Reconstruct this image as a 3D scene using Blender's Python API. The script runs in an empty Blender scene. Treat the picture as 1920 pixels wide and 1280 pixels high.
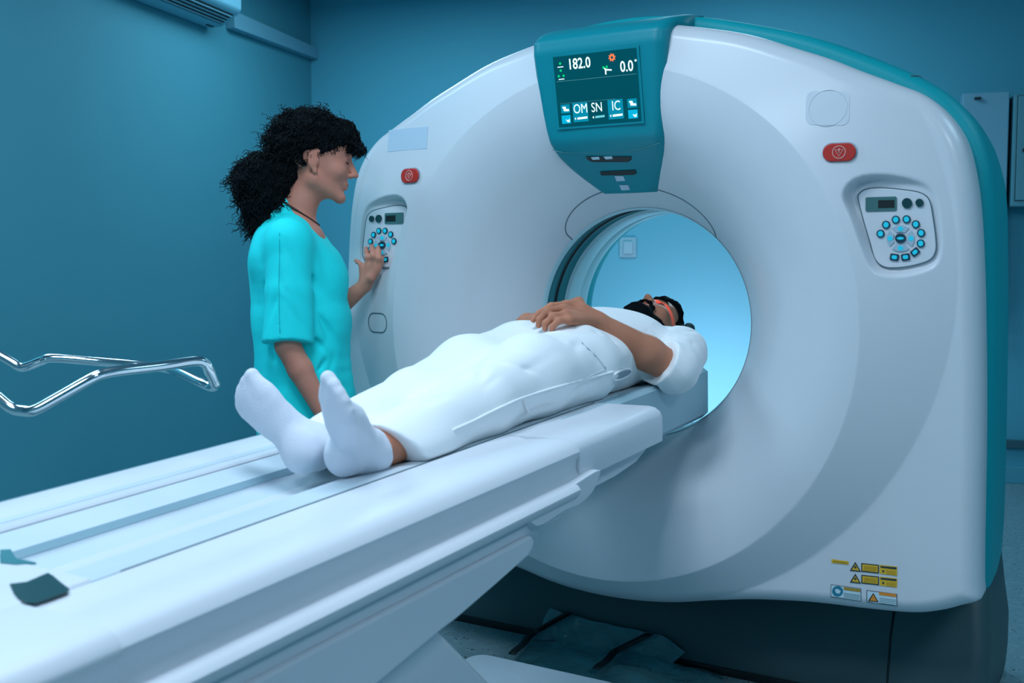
import bpy, bmesh, math, random
import numpy as np
import openvdb
from mathutils import Vector, Matrix

random.seed(7); RNG = np.random.RandomState(11)
H = 1.10                                   # bore axis height above the floor
COL = bpy.context.scene.collection

# ------------------------------------------------------------------ camera
F, HOR, VPX = 2010.0, 500.0, -2370.0
PITCH = math.atan((640 - HOR) / F)
CAM = np.array([1.371, -3.038, 0.171 + H])
def _h(px, py):
    x, y = px - 960.0, py - 640.0
    return np.array([x, F*math.cos(PITCH) - y*math.sin(PITCH), -y*math.cos(PITCH) - F*math.sin(PITCH)])
_v = _h(VPX, HOR); _a = math.atan2(_v[1], _v[0])
_ex = -np.array([math.cos(_a), math.sin(_a)]); _ey = np.array([-_ex[1], _ex[0]])
YAW = math.atan2(-_ex[1], _ex[0])
def ray(px, py):
    v = _h(px, py); w = np.array([v[:2] @ _ex, v[:2] @ _ey, v[2]]); return w/np.linalg.norm(w)
def on_plane(px, py, n, d):
    r = ray(px, py); n = np.asarray(n, float); return CAM + r*((d - n @ CAM)/(n @ r))
def PY(px, py, y): return on_plane(px, py, (0, 1, 0), y)
def PX(px, py, x): return on_plane(px, py, (1, 0, 0), x)
def PZ(px, py, z): return on_plane(px, py, (0, 0, 1), z)
FWD = np.array([-math.sin(YAW), math.cos(YAW), 0.0])
def PD(px, py, depth): return on_plane(px, py, FWD, FWD @ CAM + depth)
# the table is built in its own frame (x, s along, n up), origin at the bore centre, rising 3 deg towards the gantry
TILT = math.asin(0.0527)
T = np.array([0, math.cos(TILT), math.sin(TILT)]); N = np.array([0, -math.sin(TILT), math.cos(TILT)]); O = np.array([0, 0, H])
def TX(px, py, x):
    P = PX(px, py, x) - O; return np.array([x, P @ T, P @ N])

sc = bpy.context.scene
cd = bpy.data.cameras.new('camera'); cam = bpy.data.objects.new('camera', cd); COL.objects.link(cam)
cam.location = CAM; cam.rotation_euler = (math.pi/2 - PITCH, 0, YAW)
cd.sensor_width = 36; cd.lens = F/1920*36; cd.clip_start = 0.02
cd.dof.use_dof = True; cd.dof.focus_distance = 3.25; cd.dof.aperture_fstop = 5.0
sc.camera = cam

# ------------------------------------------------------------------ materials
def srgb(r, g, b):
    f = lambda c: (c/255/12.92) if c/255 <= .04045 else ((c/255+.055)/1.055)**2.4
    return (f(r), f(g), f(b), 1)
def mat(name, col, rough=.5, metal=0, spec=.5, coat=0, emit=None, es=0, noise=None, bump=None, sss=0, sheen=0, trans=0, alpha=1):
    m = bpy.data.materials.new(name); m.use_nodes = True
    nt = m.node_tree; b = nt.nodes['Principled BSDF']
    b.inputs['Base Color'].default_value = col if len(col) == 4 else (*col, 1)
    b.inputs['Roughness'].default_value = rough; b.inputs['Metallic'].default_value = metal
    b.inputs['Specular IOR Level'].default_value = spec; b.inputs['Coat Weight'].default_value = coat
    b.inputs['Coat Roughness'].default_value = .15
    b.inputs['Transmission Weight'].default_value = trans; b.inputs['Alpha'].default_value = alpha
    if sss:
        b.inputs['Subsurface Weight'].default_value = sss; b.inputs['Subsurface Radius'].default_value = (.01, .004, .002)
        b.inputs['Subsurface Scale'].default_value = .5
    if sheen: b.inputs['Sheen Weight'].default_value = sheen
    if emit:
        b.inputs['Emission Color'].default_value = emit; b.inputs['Emission Strength'].default_value = es
    tc = nt.nodes.new('ShaderNodeTexCoord')
    if noise:                              # (scale, colour2, low, high)
        n = nt.nodes.new('ShaderNodeTexNoise'); n.inputs['Scale'].default_value = noise[0]; n.inputs['Detail'].default_value = 5
        r = nt.nodes.new('ShaderNodeValToRGB'); r.color_ramp.elements[0].position = noise[2]; r.color_ramp.elements[1].position = noise[3]
        r.color_ramp.elements[0].color = b.inputs['Base Color'].default_value
        r.color_ramp.elements[1].color = noise[1] if len(noise[1]) == 4 else (*noise[1], 1)
        nt.links.new(tc.outputs['Object'], n.inputs['Vector']); nt.links.new(n.outputs['Fac'], r.inputs['Fac']); nt.links.new(r.outputs['Color'], b.inputs['Base Color'])
    if bump:                               # (scale, strength, distance)
        n = nt.nodes.new('ShaderNodeTexNoise'); n.inputs['Scale'].default_value = bump[0]; n.inputs['Detail'].default_value = 4
        k = nt.nodes.new('ShaderNodeBump'); k.inputs['Strength'].default_value = bump[1]; k.inputs['Distance'].default_value = bump[2]
        nt.links.new(tc.outputs['Object'], n.inputs['Vector']); nt.links.new(n.outputs['Fac'], k.inputs['Height']); nt.links.new(k.outputs['Normal'], b.inputs['Normal'])
    return m
M = {}
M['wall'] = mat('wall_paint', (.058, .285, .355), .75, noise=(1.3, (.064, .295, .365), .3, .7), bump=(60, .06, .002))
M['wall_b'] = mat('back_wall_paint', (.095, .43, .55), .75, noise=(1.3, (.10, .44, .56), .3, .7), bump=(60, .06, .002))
M['ceil'] = mat('ceiling_paint', (.35, .45, .5), .9)
M['white'] = mat('white_enamel', (.73, .75, .79), .36, coat=.2, noise=(2.5, (.71, .73, .77), .35, .7))
M['white2'] = mat('white_table_shell', (.72, .745, .79), .42, noise=(4, (.69, .72, .77), .35, .7), bump=(9, .05, .01))
M['cradle'] = mat('pale_cradle_pad', (.62, .70, .76), .5, noise=(6, (.57, .66, .72), .35, .7), bump=(12, .12, .01))
M['shade_and_line'] = mat('grey_blue_shade_and_line', (.30, .46, .53), .5)  # painted shade of the cradle bands; also colours the edge line
M['cradle_end'] = mat('blue_grey_cradle', (.38, .56, .64), .5)
M['groove'] = mat('seam', (.10, .17, .20), .7)
M['teal'] = mat('teal_shell', (.001, .34, .39), .5, spec=.3, noise=(2.5, (.001, .35, .40), .35, .7))
M['teal_d'] = mat('teal_console', (.002, .27, .33), .42, spec=.35)
M['tunnel'] = mat('tunnel_plastic', (.60, .80, .86), .4)
M['ring'] = mat('scan_window', (.05, .24, .27), .25, coat=.3)
M['base'] = mat('dark_base', (.045, .095, .105), .5, noise=(3, (.05, .105, .115), .3, .7))
M['black'] = mat('black_plastic', (.006, .012, .014), .4)
M['dgreen'] = mat('dark_green_glass', (.012, .06, .065), .25)
M['lcd'] = mat('lcd_frame', (.06, .17, .17), .35)
M['navy'] = mat('button_rim', (.004, .045, .075), .4)
M['cyan'] = mat('button_face', (.02, .45, .60), .4, emit=(.0, .55, .75, 1), es=.35)
M['pad'] = mat('arrow_pad', (.42, .55, .64), .4)
M['red'] = mat('red_button', (.62, .030, .018), .35, coat=.3)
M['pink'] = mat('button_emblem', (.85, .45, .40), .5)
M['decal'] = mat('pale_blue_patch', (.53, .65, .77), .45)
M['decal2'] = mat('paler_blue_patch', (.69, .73, .79), .45)
M['yellow'] = mat('yellow_sticker', (.85, .50, .03), .5)
M['orange'] = mat('orange_sticker', (.85, .28, .03), .5)
M['ink'] = mat('sticker_ink', (.03, .05, .05), .6)
M['st_white'] = mat('white_sticker', (.62, .78, .85), .5)
M['st_blue'] = mat('blue_sticker', (.02, .22, .33), .5)
M['olive'] = mat('olive_text', (.45, .28, .03), .6)
M['screen'] = mat('screen_glass', (.0, .02, .03), .15, emit=(.0, .075, .10, 1), es=.8)
M['sc_box'] = mat('screen_tile', (.0, .1, .15), .3, emit=(.0, .25, .36, 1), es=.8)
M['sc_box2'] = mat('screen_tile_bright', (.0, .2, .3), .3, emit=(.0, .42, .62, 1), es=.8)
M['sc_white'] = mat('screen_text', (.1, .1, .1), .3, emit=(.75, 1, 1, 1), es=1.2)
M['sc_cyan'] = mat('screen_line', (.1, .1, .1), .3, emit=(.15, .75, .85, 1), es=.8)
M['sc_dim'] = mat('screen_rule', (.1, .1, .1), .3, emit=(.05, .35, .42, 1), es=.6)
M['sc_green'] = mat('screen_green', (.0, .1, .03), .3, emit=(.0, .6, .18, 1), es=1)
M['sc_orange'] = mat('screen_orange', (.1, .03, .0), .3, emit=(1, .22, .08, 1), es=1)
M['chrome'] = mat('chrome', (.75, .8, .82), .12, metal=1)
M['steel'] = mat('steel', (.5, .55, .58), .3, metal=1)
M['ac'] = mat('air_conditioner_plastic', (.16, .42, .52), .5)
M['duct'] = mat('duct_plastic', (.15, .37, .46), .5)
M['cab'] = mat('cabinet_enamel', (.12, .36, .43), .45)
M['cab2'] = mat('box_enamel', (.22, .48, .60), .45)
M['skin_m'] = mat('skin', (.56, .225, .135), .6, spec=.25, sss=.15, noise=(14, (.49, .19, .11), .35, .7), bump=(160, .12, .002))
M['skin_f'] = mat('light_skin', (.66, .27, .185), .6, spec=.3, sss=.15, noise=(14, (.58, .22, .15), .35, .7), bump=(160, .1, .002))
M['lip'] = mat('lips', (.50, .14, .11), .45)
M['hair'] = mat('black_hair', (.003, .005, .006), .85, spec=.06, bump=(90, .5, .004))
M['hair2'] = mat('black_curls', (.005, .008, .010), .5, spec=.12)
M['cloth'] = mat('white_cotton', (.93, .94, .95), .85, sheen=.1, bump=(40, .12, .004))
M['sock'] = mat('white_sock', (.74, .76, .84), .95, sheen=.2, bump=(220, .35, .002))
M['scrub'] = mat('turquoise_scrubs', (.001, .80, .80), .8, noise=(9, (.001, .74, .75), .35, .7), bump=(45, .15, .004))
M['scrub2'] = mat('turquoise_sleeve_band', (.008, .66, .67), .8, bump=(45, .12, .004))
M['cord'] = mat('brown_cord', (.05, .015, .01), .6)
M['shoe'] = mat('white_clog', (.6, .65, .68), .5)
M['eye'] = mat('eye', (.5, .5, .5), .3)
M['rest'] = mat('dark_headrest_foam', (.015, .05, .06), .8)
M['plastic'] = mat('clear_film', (.10, .36, .42), .12, trans=.45, spec=.6, bump=(7, .9, .03), noise=(5, (.2, .48, .52), .45, .65))
M['tape'] = mat('black_strap', (.008, .02, .025), .6)
# floor: pale terrazzo with dark flecks
def floor_mat():
    m = mat('terrazzo', (.2, .33, .36), .45); nt = m.node_tree; b = nt.nodes['Principled BSDF']
    tc = nt.nodes.new('ShaderNodeTexCoord'); v = nt.nodes.new('ShaderNodeTexVoronoi'); v.inputs['Scale'].default_value = 62
    r = nt.nodes.new('ShaderNodeValToRGB'); e = r.color_ramp.elements
    e[0].position = .22; e[0].color = (.01, .03, .035, 1); e[1].position = .30; e[1].color = (.27, .42, .46, 1)
    n = nt.nodes.new('ShaderNodeTexNoise'); n.inputs['Scale'].default_value = 30; n.inputs['Detail'].default_value = 3
    mx = nt.nodes.new('ShaderNodeMix'); mx.data_type = 'RGBA'; mx.inputs[7].default_value = (.22, .36, .40, 1)
    r2 = nt.nodes.new('ShaderNodeValToRGB'); r2.color_ramp.elements[0].position = .42; r2.color_ramp.elements[1].position = .5
    L = nt.links.new; L(tc.outputs['Object'], v.inputs['Vector']); L(v.outputs['Distance'], r.inputs['Fac']); L(tc.outputs['Object'], n.inputs['Vector'])
    L(n.outputs['Fac'], r2.inputs['Fac']); L(r2.outputs['Color'], mx.inputs[0]); L(r.outputs['Color'], mx.inputs[6]); L(mx.outputs[2], b.inputs['Base Color'])
    return m
M['floor'] = floor_mat()

# ------------------------------------------------------------------ object helpers
def tag(o, label=None, cat=None, group=None, kind=None):
    if label: o['label'] = label
    if cat: o['category'] = cat
    if group: o['group'] = group
    if kind: o['kind'] = kind
    return o
def empty(name, loc=(0, 0, 0), rot=(0, 0, 0)):
    o = bpy.data.objects.new(name, None); o.location = loc; o.rotation_euler = rot; o.empty_display_size = .1; COL.objects.link(o); return o
def mesh(name, V, Fc, m, parent=None, smooth=True, world=True):
    """V in the coordinates of the parent when world is False, else in world space (parents at rest at their own origin)"""
    me = bpy.data.meshes.new(name); me.from_pydata([tuple(map(float, v)) for v in V], [], [tuple(map(int, f)) for f in Fc])
    me.materials.append(m); me.validate()
    if smooth: me.polygons.foreach_set('use_smooth', [True]*len(me.polygons))
    o = bpy.data.objects.new(name, me); COL.objects.link(o)
    bm = bmesh.new(); bm.from_mesh(me); bmesh.ops.recalc_face_normals(bm, faces=bm.faces); bm.to_mesh(me); bm.free()
    if parent is not None:
        o.parent = parent
        if world: o.matrix_parent_inverse = chain(parent).inverted()
    return o
def chain(o):
    m = Matrix.LocRotScale(o.location, o.rotation_euler, o.scale)
    if o.parent is not None: m = chain(o.parent) @ o.matrix_parent_inverse @ m
    return m
def bevel(o, w, seg=3, angle=35):
    b = o.modifiers.new('bevel', 'BEVEL'); b.width = w; b.segments = seg; b.limit_method = 'ANGLE'; b.angle_limit = math.radians(angle); b.harden_normals = False
    for p in o.data.polygons: p.use_smooth = True
    w_ = o.modifiers.new('wn', 'WEIGHTED_NORMAL'); w_.keep_sharp = True
    return o
def box(name, c, s, m, parent=None, bev=.004, axes=None, world=True):
    c = np.asarray(c, float); A = np.eye(3) if axes is None else np.asarray(axes, float)
    V = [c + A[0]*sx*s[0]/2 + A[1]*sy*s[1]/2 + A[2]*sz*s[2]/2 for sx in (-1, 1) for sy in (-1, 1) for sz in (-1, 1)]
    Fc = [(0, 1, 3, 2), (4, 6, 7, 5), (0, 4, 5, 1), (2, 3, 7, 6), (0, 2, 6, 4), (1, 5, 7, 3)]
    o = mesh(name, V, Fc, m, parent, False, world)
    if bev: bevel(o, bev)
    return o
def smooth_poly(P, n=80, closed=True):
    """Catmull-Rom resample"""
    P = np.asarray(P, float); k = len(P); out = []
    segs = k if closed else k-1
    per = max(1, n//segs)
    for i in range(segs):
        p0, p1, p2, p3 = (P[(i-1) % k], P[i], P[(i+1) % k], P[(i+2) % k]) if closed else (P[max(i-1, 0)], P[i], P[i+1], P[min(i+2, k-1)])
        for j in range(per):
            t = j/per
            out.append(.5*((2*p1) + (-p0+p2)*t + (2*p0-5*p1+4*p2-p3)*t*t + (-p0+3*p1-3*p2+p3)*t**3))
    if not closed: out.append(P[-1])
    return np.array(out)
def prism(name, pts3, dvec, m, parent=None, bev=0, world=True, smooth=False):
    """closed outline in 3-D extruded by dvec"""
    P = [np.asarray(p, float) for p in pts3]; n = len(P); dvec = np.asarray(dvec, float)
    V = P + [p + dvec for p in P]
    Fc = [tuple(range(n)), tuple(range(2*n-1, n-1, -1))] + [(i, (i+1) % n, n+(i+1) % n, n+i) for i in range(n)]
    o = mesh(name, V, Fc, m, parent, smooth, world)
    if bev: bevel(o, bev)
    return o
def tube(name, path, r, m, parent=None, seg=12, closed=False, world=True, caps=True):
    V, Fc = tube_data(path, r, seg, closed, caps); return mesh(name, V, Fc, m, parent, True, world)
def tube_data(path, r, seg=12, closed=False, caps=True):
    P = np.asarray(path, float); n = len(P); R = np.broadcast_to(np.asarray(r, float), (n,))
    if closed: Tn = np.roll(P, -1, 0) - np.roll(P, 1, 0)
    else: Tn = np.gradient(P, axis=0)
    Tn /= np.linalg.norm(Tn, axis=1)[:, None] + 1e-12
    u = np.cross(Tn[0], [0, 0, 1.0]);
    if np.linalg.norm(u) < 1e-3: u = np.cross(Tn[0], [1.0, 0, 0])
    u /= np.linalg.norm(u); V = []
    for i in range(n):
        u = u - Tn[i]*(u @ Tn[i]); u /= np.linalg.norm(u) + 1e-12; w = np.cross(Tn[i], u)
        for k in range(seg):
            a = 2*math.pi*k/seg; V.append(P[i] + R[i]*(u*math.cos(a) + w*math.sin(a)))
    Fc = []
    for i in range(n if closed else n-1):
        j = (i+1) % n
        for k in range(seg):
            l = (k+1) % seg; Fc.append((i*seg+k, i*seg+l, j*seg+l, j*seg+k))
    if caps and not closed:
        Fc.append(tuple(range(seg-1, -1, -1))); Fc.append(tuple((n-1)*seg+k for k in range(seg)))
    return V, Fc
def loft(name, rings, m, parent=None, closed_ring=True, cap=True, world=True, smooth=True, cyclic=False):
    n = len(rings[0]); V = [p for r in rings for p in r]; Fc = []
    for i in range(len(rings) - (0 if cyclic else 1)):
        j = (i+1) % len(rings)
        for k in range(n if closed_ring else n-1):
            l = (k+1) % n; Fc.append((i*n+k, i*n+l, j*n+l, j*n+k))
    if cap and closed_ring and not cyclic:
        Fc.append(tuple(range(n-1, -1, -1))); Fc.append(tuple((len(rings)-1)*n+k for k in range(n)))
    return mesh(name, V, Fc, m, parent, smooth, world)
def rrect(w, h, r, n=6):
    P = []
    for cx, cy, a0 in ((w/2-r, h/2-r, 0), (-w/2+r, h/2-r, 90), (-w/2+r, -h/2+r, 180), (w/2-r, -h/2+r, 270)):
        for k in range(n+1):
            a = math.radians(a0 + 90*k/n); P.append((cx + r*math.cos(a), cy + r*math.sin(a)))
    return P
def disc_pts(c, rx, rz, n=28, y=None):
    return [np.array([c[0] + rx*math.cos(2*math.pi*k/n), c[1] if y is None else y, c[2] + rz*math.sin(2*math.pi*k/n)]) for k in range(n)]

# ------------------------------------------------------------------ signed-distance modeller (bodies and cloth)
class Field:
    def __init__(s, lo, hi, vox):
        s.lo = np.array(lo, float); s.vox = vox; s.n = np.ceil((np.array(hi) - s.lo)/vox).astype(int) + 1
        s.big = 6*vox; s.A = np.full(tuple(s.n), 1.0, np.float32)
    def sub(s, lo, hi, pad):
        a = np.clip(np.floor((np.array(lo) - pad - s.lo)/s.vox).astype(int), 0, s.n); b = np.clip(np.ceil((np.array(hi) + pad - s.lo)/s.vox).astype(int) + 1, 0, s.n)
        if (b <= a).any(): return None, None
        ax = [(s.lo[i] + s.vox*np.arange(a[i], b[i])).astype(np.float32) for i in range(3)]
        return tuple(slice(a[i], b[i]) for i in range(3)), np.meshgrid(*ax, indexing='ij', sparse=True)
    def comb(s, sl, d, k, op):
        A = s.A[sl]
        if op == 'add':
            h = np.clip(.5 + .5*(A-d)/k, 0, 1); s.A[sl] = A*(1-h) + d*h - k*h*(1-h)
        elif op == 'cut':
            d = -d; h = np.clip(.5 - .5*(A-d)/k, 0, 1); s.A[sl] = A*(1-h) + d*h + k*h*(1-h)
    def cone(s, a, b, ra, rb, k=.02, op='add'):
        a = np.asarray(a, float); b = np.asarray(b, float); R = max(ra, rb); pad = k + s.big
        sl, G = s.sub(np.minimum(a, b) - R, np.maximum(a, b) + R, pad)
        if sl is None: return
        ba = b-a; L = ba @ ba + 1e-12
        t = np.clip(((G[0]-a[0])*ba[0] + (G[1]-a[1])*ba[1] + (G[2]-a[2])*ba[2])/L, 0, 1)
        d = np.sqrt((G[0]-a[0]-t*ba[0])**2 + (G[1]-a[1]-t*ba[1])**2 + (G[2]-a[2]-t*ba[2])**2) - (ra + (rb-ra)*t)
        s.comb(sl, d, k, op)
    def ell(s, c, r, k=.02, op='add', R=None):
        c = np.asarray(c, float); r = np.asarray(r, float); m = r.max(); pad = k + s.big
        sl, G = s.sub(c - m, c + m, pad)
        if sl is None: return
        X, Y, Z = G[0]-c[0], G[1]-c[1], G[2]-c[2]
        if R is not None:
            X, Y, Z = (R[0, 0]*X + R[1, 0]*Y + R[2, 0]*Z, R[0, 1]*X + R[1, 1]*Y + R[2, 1]*Z, R[0, 2]*X + R[1, 2]*Y + R[2, 2]*Z)
        k0 = np.sqrt((X/r[0])**2 + (Y/r[1])**2 + (Z/r[2])**2) + 1e-6
        k1 = np.sqrt((X/r[0]**2)**2 + (Y/r[1]**2)**2 + (Z/r[2]**2)**2) + 1e-6
        s.comb(sl, k0*(k0-1)/k1, k, op)
    def path(s, pts, rs, k=.02, op='add'):
        for i in range(len(pts)-1): s.cone(pts[i], pts[i+1], rs[i], rs[i+1], k, op)
    def seccone(s, a, b, ra, rb, k=.02, steps=9):
        """elliptic limb/torso: a, b centres; ra, rb = (half width x, half depth) with section axes U, W"""
        a, b = np.asarray(a, float), np.asarray(b, float)
        for i in range(steps):
            t = i/(steps-1); s.ell(a + (b-a)*t, ra + (rb-ra)*t, k)
    def halfspace(s, p, n, k=.004, lo=None, hi=None):
        """keep only the side where (x-p).n < 0 (inside box lo..hi)"""
        n = np.asarray(n, float); n = n/np.linalg.norm(n)
        sl, G = s.sub(s.lo if lo is None else lo, (s.lo + s.vox*s.n) if hi is None else hi, 0)
        if sl is None: return
        d = (G[0]-p[0])*n[0] + (G[1]-p[1])*n[1] + (G[2]-p[2])*n[2]
        A = s.A[sl]; h = np.clip(.5 - .5*(A-d)/k, 0, 1); s.A[sl] = A*(1-h) + d*h + k*h*(1-h)
    def disp(s, fn, lo=None, hi=None):
        sl, G = s.sub(s.lo if lo is None else lo, (s.lo + s.vox*s.n) if hi is None else hi, 0)
        if sl is None: return
        s.A[sl] += fn(G[0], G[1], G[2]).astype(np.float32)
    def rest_on_table(s, gap=.0015):
        """flatten whatever lies on the table to the table's own surface"""
        xs = np.abs(s.lo[0] + s.vox*np.arange(s.n[0])); ss = s.lo[1] + s.vox*np.arange(s.n[1]); z = s.lo[2] + s.vox*np.arange(s.n[2])
        f = np.interp(xs, [0, .02, .054, .062, .10, .15, .166, .176, .30, .345, .36], [-.163, -.160, -.151, -.149, -.144, -.138, -.135, -.1295, -.1295, -.132, -.15]) + gap + .0015
        W = np.broadcast_to(f[:, None], (s.n[0], s.n[1])).copy()
        far = (ss > -.66); W[np.ix_(xs > .221, far)] = -9; W[np.ix_((xs > .205) & (xs <= .221), far)] = -.129 + gap
        W[xs > .36] = -9
        s.A = np.maximum(s.A, (W[:, :, None] - z[None, None, :]).astype(np.float32))
    def build(s, name, m, parent, world=False, smooth_it=2, smooth_f=.5):
        w = 3*s.vox; A = np.clip(s.A, -w, w).astype(np.float32)
        A[0] = A[-1] = w; A[:, 0] = A[:, -1] = w; A[:, :, 0] = A[:, :, -1] = w
        g = openvdb.FloatGrid(w); g.copyFromArray(A)
        P, Q = g.convertToQuads(isovalue=0)
        P = P*s.vox + s.lo
        o = mesh(name, P, Q[:, ::-1], m, parent, True, world)
        # keep only real pieces (drop specks)
        if smooth_it:
            md = o.modifiers.new('smooth', 'SMOOTH'); md.factor = smooth_f; md.iterations = smooth_it
        return o
def rot(ax, ang): return np.array(Matrix.Rotation(math.radians(ang), 3, ax))
class Fr:                                  # a local frame for heads and hands
    def __init__(s, o, R, sc=1.0): s.o = np.asarray(o, float); s.R = np.asarray(R, float); s.sc = sc
    def __call__(s, *p): return s.o + s.R @ (np.array(p, float)*s.sc)
def head(Fd, fr, male=False, ears=True):
    S = fr.sc
    e = lambda c, r, k=.015, op='add', R=None: Fd.ell(fr(*c), np.array(r)*S, k, op, fr.R if R is None else fr.R @ R)
    c = lambda a, b, ra, rb, k=.012, op='add': Fd.cone(fr(*a), fr(*b), ra*S, rb*S, k, op)
    e((0, -.018, .035), (.074, .096, .088)); e((0, .03, -.02), (.062, .062, .085), .03)
    e((0, .045, .055), (.058, .045, .05), .03)
    for sx in (-1, 1):
        c((sx*.052, -.005, -.055), (sx*.016, .07, -.098), .022, .016, .02)     # jaw
        e((sx*.040, .060, -.022), (.022, .022, .020), .02)                     # cheekbone
        c((sx*.012, .088, .033), (sx*.045, .070, .034), .008, .007, .012)      # brow
    e((0, .074, -.102), (.020, .014, .013), .015)                              # chin
    for sx in (-1, 1): e((sx*.031, .098, .012), (.017, .018, .011), .010, 'cut')
    for sx in (-1, 1): e((sx*.031, .075, .012), (.0145, .0125, .012), .004)    # eyelid ball
    c((0, .086, .022), (0, .108, -.020), .0075, .0105, .010); e((0, .112, -.027), (.010, .011, .009), .006)
    for sx in (-1, 1): e((sx*.012, .098, -.031), (.008, .010, .007), .006)
    e((0, .084, -.058), (.024, .012, .008), .008); e((0, .082, -.068), (.021, .012, .008), .006)
    e((0, .102, -.0625), (.026, .012, .0018), .003, 'cut')
    if ears:
        for sx in (-1, 1):
            Re = rot('Z', sx*18)
            e((sx*.076, -.012, .000), (.009, .017, .029), .006, 'add', Re)
            e((sx*.088, -.006, .005), (.009, .009, .016), .004, 'cut', Re)
            e((sx*.075, -.004, -.032), (.007, .009, .010), .005)

# ================================================================== ROOM
room = {}
P0 = PZ(1905, 905, 0); wd = ray(-5850, 500); wd = np.array([wd[0], wd[1], 0]); wd /= np.linalg.norm(wd)
BX = -wd                                   # along the back wall to the right
BY = np.array([-BX[1], BX[0], 0.0])        # into the back wall, away from the camera
dB = BY @ P0
K = on_plane(588, 500, BY, dB); K[2] = 0   # left corner
def room_pt(a, b, z): return K + BX*a + BY*b + np.array([0, 0, z])
CEIL = 3.12; RW, RD = 6.4, 8.6
def slab(name, pts, d, m): return tag(prism(name, pts, d, m), kind='structure')
slab('floor', [room_pt(-.1, .1, 0), room_pt(RW+.1, .1, 0), room_pt(RW+.1, -RD-.1, 0), room_pt(-.1, -RD-.1, 0)], (0, 0, -.1), M['floor'])
slab('ceiling', [room_pt(-.1, .1, CEIL), room_pt(RW+.1, .1, CEIL), room_pt(RW+.1, -RD-.1, CEIL), room_pt(-.1, -RD-.1, CEIL)], (0, 0, .1), M['ceil'])
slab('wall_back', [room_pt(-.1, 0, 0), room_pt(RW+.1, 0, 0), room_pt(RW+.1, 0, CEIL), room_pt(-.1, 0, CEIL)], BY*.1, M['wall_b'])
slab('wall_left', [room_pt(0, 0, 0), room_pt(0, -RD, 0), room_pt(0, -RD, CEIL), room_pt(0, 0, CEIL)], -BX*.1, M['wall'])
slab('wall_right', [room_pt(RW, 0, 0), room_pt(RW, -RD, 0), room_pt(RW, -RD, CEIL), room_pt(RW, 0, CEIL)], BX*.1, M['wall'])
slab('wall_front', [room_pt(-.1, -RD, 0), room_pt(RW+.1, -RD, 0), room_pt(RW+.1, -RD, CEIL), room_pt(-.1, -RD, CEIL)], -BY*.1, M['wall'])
AX = np.array([BX, BY, [0, 0, 1]])
def wbox(name, a0, a1, z0, z1, depth, m, parent=None, bev=.004, off=0):
    c = room_pt((a0+a1)/2, -depth/2-off-.001, (z0+z1)/2); return box(name, c, (a1-a0, depth, z1-z0), m, parent, bev, AX)
def wpx(px, py):
    p = on_plane(px, py, BY, dB); return (p-K) @ BX, p[2]
tag(wbox('baseboard_back', .02, RW-.02, 0, .10, .02, mat('skirting', (.11, .44, .55), .5)), kind='structure')
z1 = wpx(1905, 824)[1]; z0 = wpx(1905, 839)[1]
tag(wbox('trim_1', 3.6, RW-.02, z0, z1, .03, mat('rail_strip', (.045, .14, .17), .5)), kind='structure')
# switch plate seen through the bore
a0, zt = wpx(1162, 445); a1, zb = wpx(1193, 482)
sw = empty('light_switch', room_pt((a0+a1)/2, -.002, (zt+zb)/2)); tag(sw, 'pale square wall switch seen through the scanner bore', 'switch')
m_sw = mat('switch_plastic', (.22, .48, .56), .4)
wbox('switch_plate', a0, a1, zb, zt, .012, m_sw, sw, .003)
wbox('rocker', a0+.028, a1-.020, zb+.022, zt-.028, .010, mat('rocker_plastic', (.26, .52, .60), .4), sw, .002, off=.012)
# enamel boxes and key cabinet at the right
a0, zt = wpx(1800, 182); a1, _ = wpx(1886, 182); _, zb = wpx(1886, 300)
bx = empty('wall_box', room_pt((a0+a1)/2, 0, zt-.7)); tag(bx, 'tall pale blue enamel box on back wall behind the scanner', 'box')
wbox('body', a0, a1, .95, zt, .14, M['cab2'], bx, .006)
wbox('edge_strip', a1-.012, a1+.012, .95, zt-.01, .02, M['black'], bx, .001)
a_, z_ = wpx(1826, 190); wbox('clip', a_-.015, a_+.02, z_-.01, z_, .03, M['black'], bx, .001, off=.14)
a0, zt = wpx(1893, 185); _, zb = wpx(1893, 390)
cb = empty('key_cabinet', room_pt(a0+.25, 0, zb)); tag(cb, 'teal metal wall cabinet with black lock knob and hanging key', 'cabinet')
wbox('body', a0, a0+.5, zb, zt, .16, M['cab'], cb, .006)
dr = wbox('door', a0+.022, a0+.48, zb+.035, zt-.01, .012, M['cab'], cb, .003, off=.16)
def ring_strip(a, b, z0_, z1_, w, off, par):
    for (p, q, r_, s_) in ((a, b, z1_-w, z1_), (a, b, z0_, z0_+w), (a, a+w, z0_, z1_), (b-w, b, z0_, z1_)):
        pass
wbox('door_gap', a0+.018, a0+.484, zb+.031, zt-.006, .002, M['black'], cb, 0, off=.159)
a_, z_ = wpx(1913, 287)
kn = tube('lock_knob', [room_pt(a_, -.172, z_), room_pt(a_, -.20, z_)], .016, M['black'], dr, 16)
key = tube('key', [room_pt(a_, -.196, z_-.01), room_pt(a_+.005, -.198, z_-.04), room_pt(a_, -.196, z_-.075)], [.003, .003, .006], M['steel'], dr, 8)
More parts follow.
